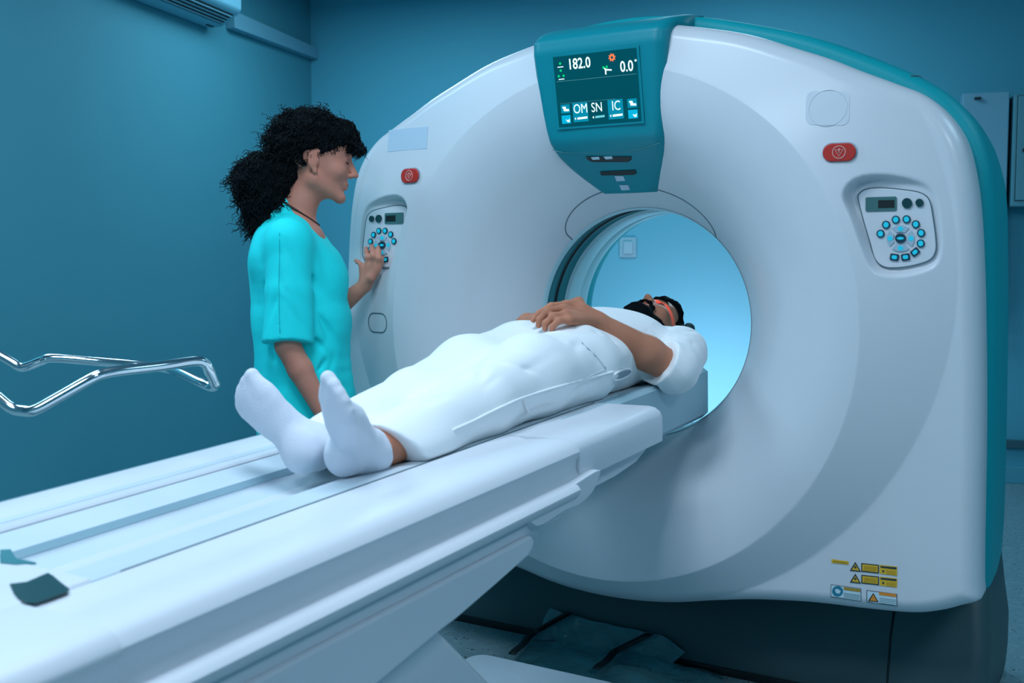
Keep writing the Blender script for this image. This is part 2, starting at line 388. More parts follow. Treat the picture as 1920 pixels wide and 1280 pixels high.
# air conditioner + duct on the left wall
def lw(px, py, off=0):                     # point on left wall plane (offset into the room)
    return on_plane(px, py, BX, BX @ K + off)
DO = .06
def lbox(name, p, q, z0_, z1_, off0, off1, m, parent=None, bev=.004):
    """box along the left wall between p and q (distances from the corner towards the camera)"""
    V = [room_pt(o_, -b_, z_) for o_ in (off0, off1) for b_ in (p, q) for z_ in (z0_, z1_)]
    Fc = [(0, 1, 3, 2), (4, 6, 7, 5), (0, 4, 5, 1), (2, 3, 7, 6), (0, 2, 6, 4), (1, 5, 7, 3)]
    o = mesh(name, V, Fc, m, parent, False)
    if bev: bevel(o, bev)
    return o
def lcoord(px, py, off): p = lw(px, py, off); return -(p-K) @ BY, p[2]
# duct: slopes slightly, from the corner towards the air conditioner
b1, zt1 = lcoord(603, 93, DO); _, zb1 = lcoord(603, 113, DO); b2, zt2 = lcoord(440, 20, DO); _, zb2 = lcoord(440, 52, DO)
b1 = .003
V = []
for (b_, zb_, zt_) in ((b1, zb1, zt1), (b2, zb2, zt2)):
    for o_ in (.001, DO):
        for z_ in (zb_, zt_): V.append(room_pt(o_, -b_, z_))
du = mesh('cable_duct', V, [(0, 1, 3, 2), (4, 6, 7, 5), (0, 4, 5, 1), (2, 3, 7, 6), (0, 2, 6, 4), (1, 5, 7, 3)], M['duct'], None, False); bevel(du, .004)
tag(du, 'long pale plastic duct running down left wall to the corner', 'duct')
AO = .22
ba, za = lcoord(452, 14, AO); bb = ba + .85
zb_ac = lcoord(430, 38, AO)[1]
ac = empty('air_conditioner', room_pt(0, -(ba+bb)/2, zb_ac)); tag(ac, 'white split air conditioner with dark louvres above left wall', 'air conditioner')
prof = [(.001, zb_ac-.004), (.095, zb_ac-.002), (.205, zb_ac+.062), (AO+.004, zb_ac+.085), (AO+.005, zb_ac+.16), (AO-.02, zb_ac+.27), (.001, zb_ac+.28)]
o = mesh('housing', [room_pt(o_, -b_, z_) for b_ in (ba, bb) for o_, z_ in prof], [tuple(range(7)), tuple(range(13, 6, -1))] + [(i, (i+1) % 7, 7+(i+1) % 7, 7+i) for i in range(7)], M['ac'], ac, False); bevel(o, .008)
sl = np.array([.110, .064]); sl /= np.linalg.norm(sl); sn = np.array([sl[1], -sl[0]])          # along / out of the slanted outlet
def acq(name, u0, u1, lift, th_, m, par):
    P = [np.array([.095, zb_ac-.002]) + sl*u + sn*(lift+w_) for u, w_ in ((u0, 0), (u1, 0), (u1, th_), (u0, th_))]
    V = [room_pt(p[0], -b_, p[1]) for b_ in (ba+.035, bb-.04) for p in P]
    return mesh(name, V, [(0, 1, 2, 3), (7, 6, 5, 4), (0, 1, 5, 4), (1, 2, 6, 5), (2, 3, 7, 6), (3, 0, 4, 7)], m, par, False)
out_ac = acq('air_outlet', .016, .112, .0, .002, M['black'], ac)
for k in range(4): acq('louvre', .026+.022*k, .032+.022*k, .002, .006, M['duct'], out_ac)
lbox('vent_slot', ba-.003, ba+.01, zb_ac+.075, zb_ac+.083, .13, .17, M['black'], ac, 0)
lbox('sensor_slot', ba+.03, ba+.09, zb_ac-.008, zb_ac-.002, .045, .060, M['black'], ac, 0)

# ================================================================== GANTRY
G = empty('ct_scanner', (0, 0, 0)); tag(G, 'large white ring-shaped scanner with teal trim and display above its bore', 'scanner')
half = [(0, .850), (.16, .843), (.32, .812), (.42, .785), (.53, .742), (.62, .706), (.70, .668), (.78, .632), (.85, .598), (.905, .548), (.945, .483), (.968, .40), (.982, .30),
        (.993, .15), (1.0, 0), (1.004, -.10), (1.008, -.25), (1.010, -.40), (1.012, -.55), (1.014, -.62), (1.016, -.652), (1.003, -.664), (.975, -.676), (.93, -.696), (.86, -.715), (.75, -.724), (.60, -.731), (.45, -.748), (.33, -.770), (.17, -.802), (0, -.812)]
outl = half + [(-x, z) for x, z in half[-2:0:-1]]
outl = smooth_poly(outl, 560)
oa = np.arctan2(outl[:, 1], outl[:, 0]); orr = np.hypot(outl[:, 0], outl[:, 1]); idx = np.argsort(oa); oa, orr = oa[idx], orr[idx]
def Rout(th):
    th = (th + np.pi) % (2*np.pi) - np.pi
    return np.interp(th, np.r_[oa-2*np.pi, oa, oa+2*np.pi], np.r_[orr, orr, orr])
BOSS, OUTER = -.302, -.238
def circ_out(th):                          # outer crease circle, centre (0,.134) radius .947
    c, r = .134, .947; b = c*np.sin(th); return b + np.sqrt(b*b + r*r - c*c)
def ysurf(x, z):
    x, z = np.asarray(x, float), np.asarray(z, float)
    r = np.hypot(x, z); th = np.arctan2(z, x)
    u = np.clip((r-.35)/.37, 0, 1); y = BOSS*(1-(1-u)**2.2)
    ro = circ_out(th); t = np.clip((r-.73)/(ro-.73), 0, 1)
    ts = t + 0.0*np.sin(2*np.pi*t)
    return np.where(r > .73, BOSS + (OUTER-BOSS)*ts, y)
def poly_sd(px_, pz_, poly):               # signed distance to polygon (negative inside)
    poly = np.asarray(poly); d = np.full(px_.shape, 1e9); ins = np.zeros(px_.shape, bool); n = len(poly)
    for i in range(n):
        a, b = poly[i], poly[(i+1) % n]; e = b-a; wx, wz = px_-a[0], pz_-a[1]
        t = np.clip((wx*e[0]+wz*e[1])/(e@e+1e-12), 0, 1); d = np.minimum(d, np.hypot(wx-e[0]*t, wz-e[1]*t))
        c = ((a[1] <= pz_) & (b[1] > pz_)) | ((b[1] <= pz_) & (a[1] > pz_))
        xi = a[0] + (pz_-a[1])/(b[1]-a[1]+1e-12)*e[0]; ins ^= c & (px_ < xi)
    return np.where(ins, -d, d)
def fp(pts, y): return np.array([[PY(a, b, y)[0], PY(a, b, y)[2]-H] for a, b in pts])
rec_px = [(1588, 372), (1597, 347), (1622, 334), (1665, 332), (1715, 341), (1742, 356), (1753, 385), (1758, 430), (1758, 470), (1745, 496), (1705, 510), (1665, 512), (1640, 500), (1622, 462), (1605, 415)]
rec = smooth_poly(fp(rec_px, -.275), 90); RECY = -.241; PLY = -.247
def yfront(x, z):
    y = ysurf(x, z)
    for sx in (1, -1):
        sd = poly_sd(sx*x, z, rec); w = np.clip(.5 - sd/.015, 0, 1); w = w*w*(3-2*w)
        y = y + (np.maximum(y, RECY) - y)*w
    return y
NT, NR = 960, 210
th = np.linspace(-np.pi, np.pi, NT, endpoint=False); ro = Rout(th)
edge = .045
V = []; Fc = []
rad = np.linspace(0, 1, NR)
TH, U = np.meshgrid(th, rad, indexing='ij'); RO = np.repeat(ro[:, None], NR, 1)
RR = .35 + (RO - .0 - .35)*U
# pull a ring exactly onto the inner crease circle
j0 = np.argmin(np.abs(RR-.73), axis=1)
for i in range(NT):
    RR[i, j0[i]] = .73
XX, ZZ = RR*np.cos(TH), RR*np.sin(TH); YY = yfront(XX, ZZ)
sdo = poly_sd(XX, ZZ, outl); e = np.clip((edge + sdo)/edge, 0, 1)   # 1 at outline, 0 inside
YY = YY + (.06)*(1-np.sqrt(np.maximum(0, 1-e*e)))
V = np.stack([XX, YY, ZZ + H], -1)
side = []
for yy, sc_ in ((-.165, 1.0), (-.12, 1.0), (-.105, .992)):
    side.append(np.stack([ro*sc_*np.cos(th), np.full(NT, yy), ro*sc_*np.sin(th)+H], -1))
V = np.concatenate([V, np.stack(side, 1)], 1); W_ = V.shape[1]
Fc = [(i*W_+j, ((i+1) % NT)*W_+j, ((i+1) % NT)*W_+j+1, i*W_+j+1) for i in range(NT) for j in range(W_-1)]
mesh('front_cover', V.reshape(-1, 3), Fc, M['white'], G)
# rear/side teal shell
sh = []
half_sh = [(0, .912), (.12, .905), (.24, .885), (.45, .828), (.59, .776), (.75, .700), (.85, .642), (.91, .590), (.960, .52), (.990, .43), (1.002, .33), (1.010, .15), (1.014, 0), (1.018, -.25), (1.020, -.5), (1.018, -.63), (1.005, -.665), (.9, -.69), (.6, -.73), (.3, -.775), (0, -.815)]
so = smooth_poly(half_sh + [(-x, z) for x, z in half_sh[-2:0:-1]], 320)
prof = [(-.118, .93, .93), (-.124, .975, .96), (-.118, .990, .985), (-.05, 1.0, .999), (.0, 1.0, 1.0), (.10, .998, 1.0), (.30, .985, .995), (.45, .972, .985), (.58, .955, .97), (.66, .93, .945), (.70, .88, .90), (.715, .80, .82)]
rings = [[(p[0]*sx_, yy, p[1]*(sz_ if p[1] > 0 else 1)+H) for p in so] for yy, sx_, sz_ in prof]
n = len(so)
rr_ = .60
rings += [[(rr_*math.cos(math.atan2(p[1], p[0])), .70, rr_*math.sin(math.atan2(p[1], p[0]))+H) for p in so]]
for q in range(1, 9):
    u = q/8; r_ = .60 - .25*(1-(1-u)**1.6) ; y_ = .70 - .40*u
    rings += [[(r_*math.cos(math.atan2(p[1], p[0])), y_, r_*math.sin(math.atan2(p[1], p[0]))+H) for p in so]]
loft('rear_shell', rings, M['teal'], G, cap=False)
# seam across the shell
def shell_pt(px_i, yy):
    p = so[px_i]; ys = [q[0] for q in prof]; sx_ = np.interp(yy, ys, [q[1] for q in prof]); sz_ = np.interp(yy, ys, [q[2] for q in prof])
    return np.array([p[0]*sx_*1.0008, yy, p[1]*(sz_ if p[1] > 0 else 1)*1.0008+H])
for tx_ in (.80, -.80):
    ii = min(range(n), key=lambda i: abs(so[i][0]-tx_) + (5 if so[i][1] < 0 else 0))
    tube('shell_seam', [shell_pt(ii, yy) for yy in np.linspace(-.11, .66, 24)], .0022, M['groove'], G, 6)
tube('shell_latch', [PX(1866, 895, 1.0), PX(1866, 915, 1.0)], .004, M['groove'], G, 8)
# bore tunnel
def ringpart(name, prof_ry, m, n=160, parent=G):
    rg = [[(r_*math.cos(2*math.pi*k/n), y_, r_*math.sin(2*math.pi*k/n)+H) for k in range(n)] for r_, y_ in prof_ry]
    return loft(name, rg, m, parent, cap=False)
ringpart('bore_rim', [(.352, -.006), (.349, .0), (.346, .012), (.349, .022), (.353, .026)], M['tunnel'])
ringpart('scan_window', [(.352, .024), (.356, .03), (.356, .150), (.350, .155)], M['ring'])
ringpart('window_band', [(.356, .080), (.351, .083), (.351, .089), (.356, .092)], M['black'])
ringpart('tunnel_lining', [(.356, .150), (.349, .154), (.347, .165), (.347, .235), (.349, .24), (.349, .244), (.347, .249), (.347, .29), (.352, .31)], M['tunnel'])
# access panel line above the bore
arc = []
for a in np.linspace(-1, 1, 90):
    th_ = math.radians(90 - 43*a); r_ = .352 + .056*max(0, 1-abs(a)**3.0)**.5
    x_, z_ = r_*math.cos(th_), r_*math.sin(th_); arc.append((x_, float(ysurf(x_, z_)) - .0006, z_+H))
tube('access_seam', arc, .0018, M['groove'], G, 6)
# display console (teal) hanging from the top over the front
rows = [(.892, -.09, .212), (.884, -.14, .211), (.870, -.20, .2105), (.852, -.26, .2105), (.832, -.305, .210), (.812, -.330, .209), (.780, -.334, .207), (.700, -.320, .202), (.620, -.303, .196), (.570, -.292, .189), (.535, -.282, .182), (.515, -.266, .178), (.490, -.240, .170), (.460, -.200, .153), (.430, -.155, .130), (.405, -.118, .106), (.392, -.098, .093)]
def row_interp(z):
    zs = [r[0] for r in rows][::-1]; return np.interp(z, zs, [r[1] for r in rows][::-1]), np.interp(z, zs, [r[2] for r in rows][::-1])
rows = [(z, *row_interp(z)) for z in np.r_[np.linspace(.892, .80, 16), np.linspace(.79, .392, 44)]]
rg = []
for z, y, w in rows:
    back = min(.02, float(ysurf(w*.9, z)) + .06) if z < .84 else .0
    ring = []
    for k in range(-12, 13):
        a = k/12; xx = w*a; ee = max(0, abs(xx) - (w-.020))/.020
        ring.append((xx, y + .004*a*a + .022*(1-math.sqrt(max(0, 1-ee*ee))), z+H))
    ring.append((w*.999, max(y+.05, back), z+H)); ring.append((-w*.999, max(y+.05, back), z+H)); rg.append(ring)
con = loft('display_console', rg, M['teal_d'], G)
# screen on the console
sy = lambda z: row_interp(z)[0]
zt_, zb_ = .764, .573; wS = .129
ST = np.array([0, sy(zt_)-.0015, zt_+H]); SB = np.array([0, sy(zb_)-.0015, zb_+H]); SD = (ST-SB); SH = np.linalg.norm(SD); SDn = SD/SH; SN = np.cross([1, 0, 0], SDn)
def SP(u, v, lift=0.0): return SB + np.array([1, 0, 0])*(u-.5)*2*wS + SD*v + SN*lift      # u, v in 0..1
if SN[1] > 0: SN = -SN
prism('screen_frame', [SP(*q, .0) for q in ((-.03, -.04), (1.03, -.04), (1.03, 1.04), (-.03, 1.04))], SN*.0015, M['teal_d'], con, .0005)
prism('screen', [SP(*q, .001) for q in ((0, 0), (1, 0), (1, 1), (0, 1))], SN*.002, M['screen'], con)
def srect(name, u0, v0, u1, v1, m, lift=.0032, sk=0):
    return prism(name, [SP(*q, lift) for q in ((u0, v0), (u1, v0+sk), (u1, v1+sk), (u0, v1))], SN*.0004, m, con)
def spoly(name, P, m, lift=.0036): return prism(name, [SP(a, b, lift) for a, b in P], SN*.0004, m, con)
def stext(txt, u, v, size, m, bold=0.0, lift=.0038, xs=1.0):
    c = bpy.data.curves.new('t', 'FONT'); c.body = txt; c.size = 1; c.offset = bold/size; c.resolution_u = 3; c.extrude = .005
    t = bpy.data.objects.new('t', c); COL.objects.link(t); dg = bpy.context.evaluated_depsgraph_get(); me = bpy.data.meshes.new_from_object(t.evaluated_get(dg)); bpy.data.objects.remove(t)
    X = np.array([1, 0, 0])*xs; o0 = SP(u, v, lift)
    VV = [o0 + X*q.co.x*size + SDn*q.co.y*size + SN*q.co.z*size for q in me.vertices]; FF = [tuple(p.vertices) for p in me.polygons]; bpy.data.meshes.remove(me)
    return mesh('screen_text', VV, FF, m, con, False)
def circ2(u, v, r, n=14): return [(u + r*math.cos(2*math.pi*k/n), v + r*SH**-1*2*wS*math.sin(2*math.pi*k/n)) for k in range(n)]
srect('screen_rule', .02, .645, .985, .651, M['sc_dim']); srect('screen_rule', .04, .33, .72, .334, M['sc_dim'])
stext('182.0', .175, .805, .041, M['sc_white'], .0005, xs=.80); stext('0.0', .80, .695, .041, M['sc_white'], .0005, xs=.80)
spoly('degree_mark', circ2(.985, .83, .012), M['sc_white'])
for c_ in ((.085, .90), (.085, .80), (.055, .725), (.115, .725), (.605, .78), (.645, .785)): spoly('green_dot', circ2(*c_, .014), M['sc_green'])
srect('height_icon', .05, .845, .12, .858, M['sc_white']); srect('table_icon', .05, .672, .12, .685, M['sc_white'])
spoly('tilt_icon', [(.62, .68), (.635, .68), (.636, .735), (.70, .725), (.70, .745), (.636, .757), (.620, .775), (.608, .77), (.62, .745)], M['sc_white'])
star = [( .715 + (.030 if k % 2 else .046)*math.cos(math.pi*k/8 + .2), .905 + (.030 if k % 2 else .046)*1.35*math.sin(math.pi*k/8 + .2)) for k in range(16)]
spoly('beam_icon', star, M['sc_orange']); spoly('beam_icon_centre', circ2(.715, .905, .014), M['screen'], .0042)
for u0, u1, tx, mm in ((.19, .375, 'OM', 'sc_box'), (.41, .585, 'SN', 'screen'), (.62, .80, 'IC', 'sc_box')):
    srect('screen_tile', u0, .05, u1, .325, M[mm])
    stext(tx, u0+(.008 if tx != 'IC' else .045), .175, .037, M['sc_white'], 0, xs=.78)
    srect('tile_caption', u0+.05, .085, u1-.012, .115, M['sc_cyan' if tx == 'SN' else 'sc_white'], .0036, .006); spoly('tile_arrow', [(u0+.015, .10), (u0+.032, .12), (u0+.032, .08)], M['sc_white'])
for u0 in (.045, .855):
    srect('screen_tile', u0, .19, u0+.11, .315, M['sc_box']); srect('screen_tile', u0, .04, u0+.11, .16, M['sc_box2'])
    spoly('icon_mark', [(u0+.02, .285), (u0+.06, .285), (u0+.065, .25), (u0+.1, .245), (u0+.1, .215), (u0+.035, .22), (u0+.03, .26), (u0+.02, .265)], M['sc_white'])
    spoly('icon_check', [(u0+.05, .10), (u0+.07, .06), (u0+.095, .06), (u0+.1, .11), (u0+.085, .09), (u0+.07, .09)], M['sc_white'])
# console lower crease, slots and lens windows
def conpt(px, py, lift=.001):
    # intersect the ray with the console front
    r = ray(px, py); best = None
    for t in np.linspace(2.0, 4.0, 2400):
        p = CAM + r*t; z = p[2]-H
        if .39 < z < .89:
            y, w = row_interp(z)
            if p[1] >= y: return p + np.array([0, -lift, 0])
    return CAM + r*3
def conpoly(name, pts, m, d=.003, parent=None):
    P = [conpt(*q) for q in pts]; return prism(name, P, (0, -d, 0), m, parent or con)
conpoly('speaker_slot', [(1099, 294), (1185, 294), (1184, 300), (1178, 304), (1112, 304), (1103, 300)], M['black'])
conpoly('speaker_slot', [(1126, 322), (1193, 319), (1194, 325), (1189, 328), (1128, 329)], M['black'])
for q in ((1117, 297), (1141, 296)): conpoly('slot_lamp', [(q[0]-8, q[1]-2), (q[0]+7, q[1]-3), (q[0]+9, q[1]+2), (q[0]-4, q[1]+3)], M['st_white'], .004)
for q in ((1163, 335), (1172, 352)): conpoly('lens_window', [(q[0]-10, q[1]-5), (q[0]+6, q[1]-5), (q[0]+10, q[1]+4), (q[0]-6, q[1]+5)], M['decal'], .002)
tube('console_crease', [conpt(a, b, .0) for a, b in smooth_poly([(1036, 281), (1060, 286), (1110, 287), (1160, 286), (1200, 279), (1236, 268)], 30, False)], .0012, M['ring'], con, 6)
# control panels, mirrored
def mirror(p, sx): return np.array([p[0]*sx, p[1], p[2]])
plate_px = [(1609, 372), (1613, 361), (1626, 354), (1655, 352), (1700, 356), (1728, 362), (1743, 376), (1750, 410), (1755, 450), (1754, 472), (1742, 488), (1710, 498), (1678, 502), (1655, 499), (1640, 484), (1630, 450), (1618, 410)]
Z1 = lambda zx, zy: (1600 + zx/7.53, 340 + zy/7.53)
for sx in (1, -1):
    pl = prism('control_panel', [mirror(PY(a, b, PLY), sx) for a, b in smooth_poly(plate_px, 68)], (0, .02, 0), M['white'], G, .003)
    if sx == 1: pl['label'] = 'right hand keypad panel with round dial of cyan buttons'
    else: pl['label'] = 'left hand keypad panel under the standing person\'s fingers'
    tube('panel_seam', [mirror(PY(a, b, PLY+.001), sx) for a, b in smooth_poly(plate_px, 68)], .0016, M['groove'], pl, 6, True)
    def pp(name, pts, m, d=.003, y0=PLY):
        return prism(name, [mirror(PY(a, b, y0), sx) for a, b in pts], (0, -d, 0), m, pl, 0)
    def zdisc(c, rx, ry=None, n=22): ry = ry or rx; return [Z1(c[0]+rx*math.cos(2*math.pi*k/n), c[1]+ry*math.sin(2*math.pi*k/n)) for k in range(n)]
    pp('readout_frame', [Z1(*q) for q in ((190, 225), (600, 214), (614, 228), (614, 400), (600, 412), (190, 424), (176, 410), (176, 238))], M['lcd'])
    pp('readout', [Z1(*q) for q in ((355, 266), (585, 262), (585, 372), (355, 378))], M['black'], .0036)
    pp('indicator', zdisc((762, 308), 72), M['dgreen'], .005); pp('indicator', zdisc((938, 302), 57), M['dgreen'], .005)
    for q in ((388, 738), (466, 612), (603, 540), (755, 535), (885, 605), (960, 728), (955, 875)):
        pp('button', zdisc(q, 57), M['navy'], .004); pp('button_face', zdisc(q, 38, 40), M['cyan'], .0048)
    for q, an in (((875, 998), -40), ((740, 1068), -8), ((583, 1070), 8)):
        def rq(w, h): return [Z1(q[0] + a*math.cos(math.radians(an)) - b*math.sin(math.radians(an)), q[1] + a*math.sin(math.radians(an)) + b*math.cos(math.radians(an))) for a, b in rrect(w, h, 18, 3)]
        pp('button', rq(122, 96), M['navy'], .004); pp('button_face', rq(74, 54), M['cyan'], .0048)
    for a0_ in (0, 90, 180, 270):
        P = []
        for k in range(13):
            a = math.radians(a0_ - 38 + 76*k/12); P.append(Z1(670 + 195*math.cos(a), 805 + 185*math.sin(a)))
        for k in range(13):
            a = math.radians(a0_ + 33 - 66*k/12); P.append(Z1(670 + 105*math.cos(a), 805 + 92*math.sin(a)))
        pp('arrow_pad', P, M['pad'], .003)
        a = math.radians(a0_); pp('arrow_mark', zdisc((670 + 148*math.cos(a), 805 + 136*math.sin(a)), 38, 34), M['cyan'], .0038)
    pp('dial_centre', zdisc((670, 803), 77, 68), M['navy'], .005); pp('centre_mark', zdisc((670, 803), 50, 20), M['cyan'], .0056)
    # emergency stop
    ec = np.array([.668*sx, float(ysurf(.668, .46)) - .002, .462+H]); Pz = PY(1575, 286, float(ysurf(.668, .46)))
    ec[2] = Pz[2]; ec[0] = sx*Pz[0]
    tn = np.array([1, (float(ysurf(.70, .46)) - float(ysurf(.64, .46)))/.06*sx, 0]); tn /= np.linalg.norm(tn)
    def est(name, w, h, r, d0, d1, m, par): return prism(name, [ec + tn*a + np.array([0, -d0, b]) for a, b in rrect(w*.85, h*.85, r*.85)], (0, -d1, 0), m, par)
    hz = est('button_socket', .100, .060, .027, -.004, .004, M['pad'], G)
    eb = bevel(est('emergency_button', .094, .053, .025, .0, .008, M['red'], G), .003)
    for rr2, nm in ((.0155, 'emblem_ring'), ): tube(nm, [ec + tn*rr2*math.cos(2*math.pi*k/24) + np.array([0, -.0085, rr2*math.sin(2*math.pi*k/24)]) for k in range(24)], .0012, M['pink'], eb, 6, True)
    tri = [(-.0095, .006), (.0095, .006), (0, -.0105)]
    tube('emblem_triangle', [ec + tn*a + np.array([0, -.0085, b]) for a, b in tri for _ in (0,)], .0013, M['pink'], eb, 6, True)
    tube('emblem_bar', [ec + tn*a + np.array([0, -.0085, b]) for a, b in ((0, -.003), (0, .010))], .0012, M['pink'], eb, 6)
# oval plate lower left, mirrored on the right side too? only the left shows one
Po = PY(705, 605, -.285)
for dx in (0,):
    pts = [np.array([Po[0]+a, float(ysurf(Po[0]+a, Po[2]+b-H)) - .0006, Po[2]+b]) for a, b in rrect(.098, .062, .028, 8)]
    tube('oval_seam', pts, .0018, M['groove'], G, 6, True)
# pale patches where emblems were
def surf_patch(name, pts_px, yg, m, lift=.0012, dens=1):
    P = [PY(a, b, yg) for a, b in pts_px]; P = [np.array([p[0], float(ysurf(p[0], p[2]-H)) - lift, p[2]]) for p in P]
    return prism(name, P, (0, .001, 0), m, G)
surf_patch('blank_plate', [(724, 243), (808, 238), (809, 280), (724, 284)], -.26, M['decal'])
c0 = (1557, 205)
surf_patch('blank_plate', [(c0[0]+a, c0[1]+b) for a, b in rrect(78, 64, 14)], -.25, M['decal2'])
q = PY(*c0, -.25)
tube('round_emblem', [np.array([q[0]+.046*math.cos(2*math.pi*k/40), float(ysurf(q[0]+.046*math.cos(2*math.pi*k/40), q[2]-H+.046*math.sin(2*math.pi*k/40)))-.0012, q[2]+.046*math.sin(2*math.pi*k/40)]) for k in range(40)], .0009, M['decal2'], G, 6, True)
# warning stickers
ZW = lambda zx, zy: (1540 + zx/10.67, 1030 + zy/10.67)
yS = OUTER
def stick(name, pts, m, lift=.001, parent=None, th_=.0006):
    P = [PY(*ZW(a, b), yS - lift) for a, b in pts]; return prism(name, P, (0, -th_, 0), m, parent or G)
def bars(par, x0, y0, x1, y1, n, sk, m, lift=.0019, th_=6):
    for k in range(n):
        yy = y0 + (y1-y0)*(k+.5)/n; stick('print_line', [(x0, yy), (x1, yy+sk), (x1, yy+sk+th_), (x0, yy+th_)], m, lift, par)
s1 = stick('warning_sticker', [(205, 190), (545, 235), (545, 300), (205, 265)], M['yellow']); s1['label'] = 'small plain yellow strip'; bars(s1, 235, 210, 520, 245, 2, 38, M['olive'])
for dy, lab in ((0, 'upper'), (235, 'lower')):
    t_ = stick('warning_sticker', [(570, 420+dy), (680, 245+dy), (795, 445+dy)], M['ink']); t_['label'] = lab + ' yellow warning triangle'
    stick('triangle_fill', [(612, 402+dy), (680, 292+dy), (756, 420+dy)], M['yellow'], .0018, t_); stick('burst_symbol', [(660+22*math.cos(k*.785)+20, 350+dy+26*math.sin(k*.785)) for k in range(8)], M['ink'], .0026, t_)
    f_ = stick('warning_sticker', [(800, 268+dy), (1150, 305+dy), (1150, 478+dy), (800, 440+dy)], M['ink']); f_['label'] = lab + ' black framed yellow label'
    stick('label_fill', [(822, 292+dy), (1130, 325+dy), (1130, 455+dy), (822, 420+dy)], M['yellow'], .0018, f_); bars(f_, 850, 312+dy, 1105, 412+dy, 4, 28, M['olive'], .0026)
    g_ = stick('warning_sticker', [(1165, 305+dy), (1515, 340+dy), (1515, 525+dy), (1165, 480+dy)], M['yellow']); g_['label'] = lab + ' yellow label with dark header'
    stick('label_header', [(1185, 325+dy), (1500, 355+dy), (1500, 395+dy), (1185, 360+dy)], M['ink'], .0018, g_)
    stick('burst_symbol', [(1238+22*math.cos(k*.785), 432+dy+24*math.sin(k*.785)) for k in range(8)], M['ink'], .0018, g_); bars(g_, 1300, 395+dy, 1490, 490+dy, 3, 20, M['olive'])
b_ = stick('instruction_sticker', [(190, 695), (795, 780), (795, 1035), (190, 945)], M['ink']); b_['label'] = 'white label with blue disc and manual symbol'
stick('label_fill', [(200, 708), (785, 790), (785, 1022), (200, 932)], M['st_white'], .0018, b_)
stick('disc_symbol', [(325+110*math.cos(2*math.pi*k/24), 832+105*math.sin(2*math.pi*k/24)) for k in range(24)], M['st_blue'], .0026, b_)
stick('book_symbol', [(270, 800), (320, 785), (390, 830), (360, 880), (300, 870)], M['st_white'], .0034, b_)
stick('label_header', [(450, 748), (780, 795), (780, 850), (450, 805)], M['olive'], .0026, b_); bars(b_, 450, 850, 770, 960, 4, 45, M['lcd'], .0026)
c_ = stick('caution_sticker', [(905, 810), (1515, 890), (1515, 1135), (905, 1050)], M['ink']); c_['label'] = 'white label with orange triangle'
stick('label_fill', [(918, 824), (1503, 902), (1503, 1120), (918, 1038)], M['st_white'], .0018, c_)
stick('triangle_symbol', [(930, 1030), (1040, 865), (1150, 1050)], M['ink'], .0026, c_); stick('triangle_fill', [(970, 1018), (1040, 900), (1115, 1030)], M['orange'], .0034, c_)
stick('label_header', [(1155, 850), (1498, 892), (1498, 950), (1155, 905)], M['orange'], .0026, c_); bars(c_, 1165, 950, 1490, 1080, 4, 42, M['lcd'], .0026)
# base of the scanner
def base_ring(z, fy, hw, by=.62):
    P = []
    for x_, y_ in rrect(2*hw, by-fy, .05, 5): P.append((x_, (by+fy)/2 + y_, z))
    return P
bs = loft('base', [base_ring(0, .10, .99), base_ring(.03, .10, .995), base_ring(.10, .11, 1.0), base_ring(.20, .14, 1.0), base_ring(.30, .20, .985), base_ring(.42, .24, .97)], M['base'], G)
tube('base_seam', [(.735, .0995, .005), (.735, .1095, .10), (.735, .139, .20), (.735, .20, .30)], .003, M['black'], bs, 6)
box('base_plinth', (0, .098, .012), (1.97, .012, .024), M['black'], bs, .002)

# ================================================================== TABLE
TB = empty('patient_table', (0, 0, H), (TILT, 0, 0)); tag(TB, 'long white scanner table with sliding cradle pointing into the bore', 'table')
def extr(name, prof_xn, s0, s1, m, parent=TB, bev=0, ends=None, world=False, smooth=False):
    """profile (x, n) extruded along s; ends rounds the gantry end by shrinking the profile"""
    if parent is not TB: world = False
    steps = [(s0, 0)]
    if ends:
        for k in range(7):
            a = math.pi/2*k/6; steps.append((s1 - ends*(1-math.sin(a)), ends*(1-math.cos(a))))
    else: steps.append((s1, 0))
    P = np.array(prof_xn, float); c = P.mean(0); rings = []
    for s_, sh_ in steps:
        Q = P.copy()
        if sh_:
            d = P - c; L = np.abs(d); Q = c + np.sign(d)*np.maximum(L - sh_, L*.2)
        rings.append([(q[0], s_, q[1]) for q in Q])
    o = mesh(name, [p for r in rings for p in r], [(i*len(P)+k, i*len(P)+(k+1) % len(P), (i+1)*len(P)+(k+1) % len(P), (i+1)*len(P)+k) for i in range(len(rings)-1) for k in range(len(P))] + [tuple(range(len(P))), tuple((len(rings)-1)*len(P)+k for k in range(len(P)))[::-1]], m, parent, True, False)
    if bev: bevel(o, bev)
    else: w = o.modifiers.new('es', 'EDGE_SPLIT'); w.split_angle = math.radians(40)
    return o
def sym(pts): return pts + [(-x, n_) for x, n_ in reversed(pts)]
TEND = TX(1242, 780, .345)[1]
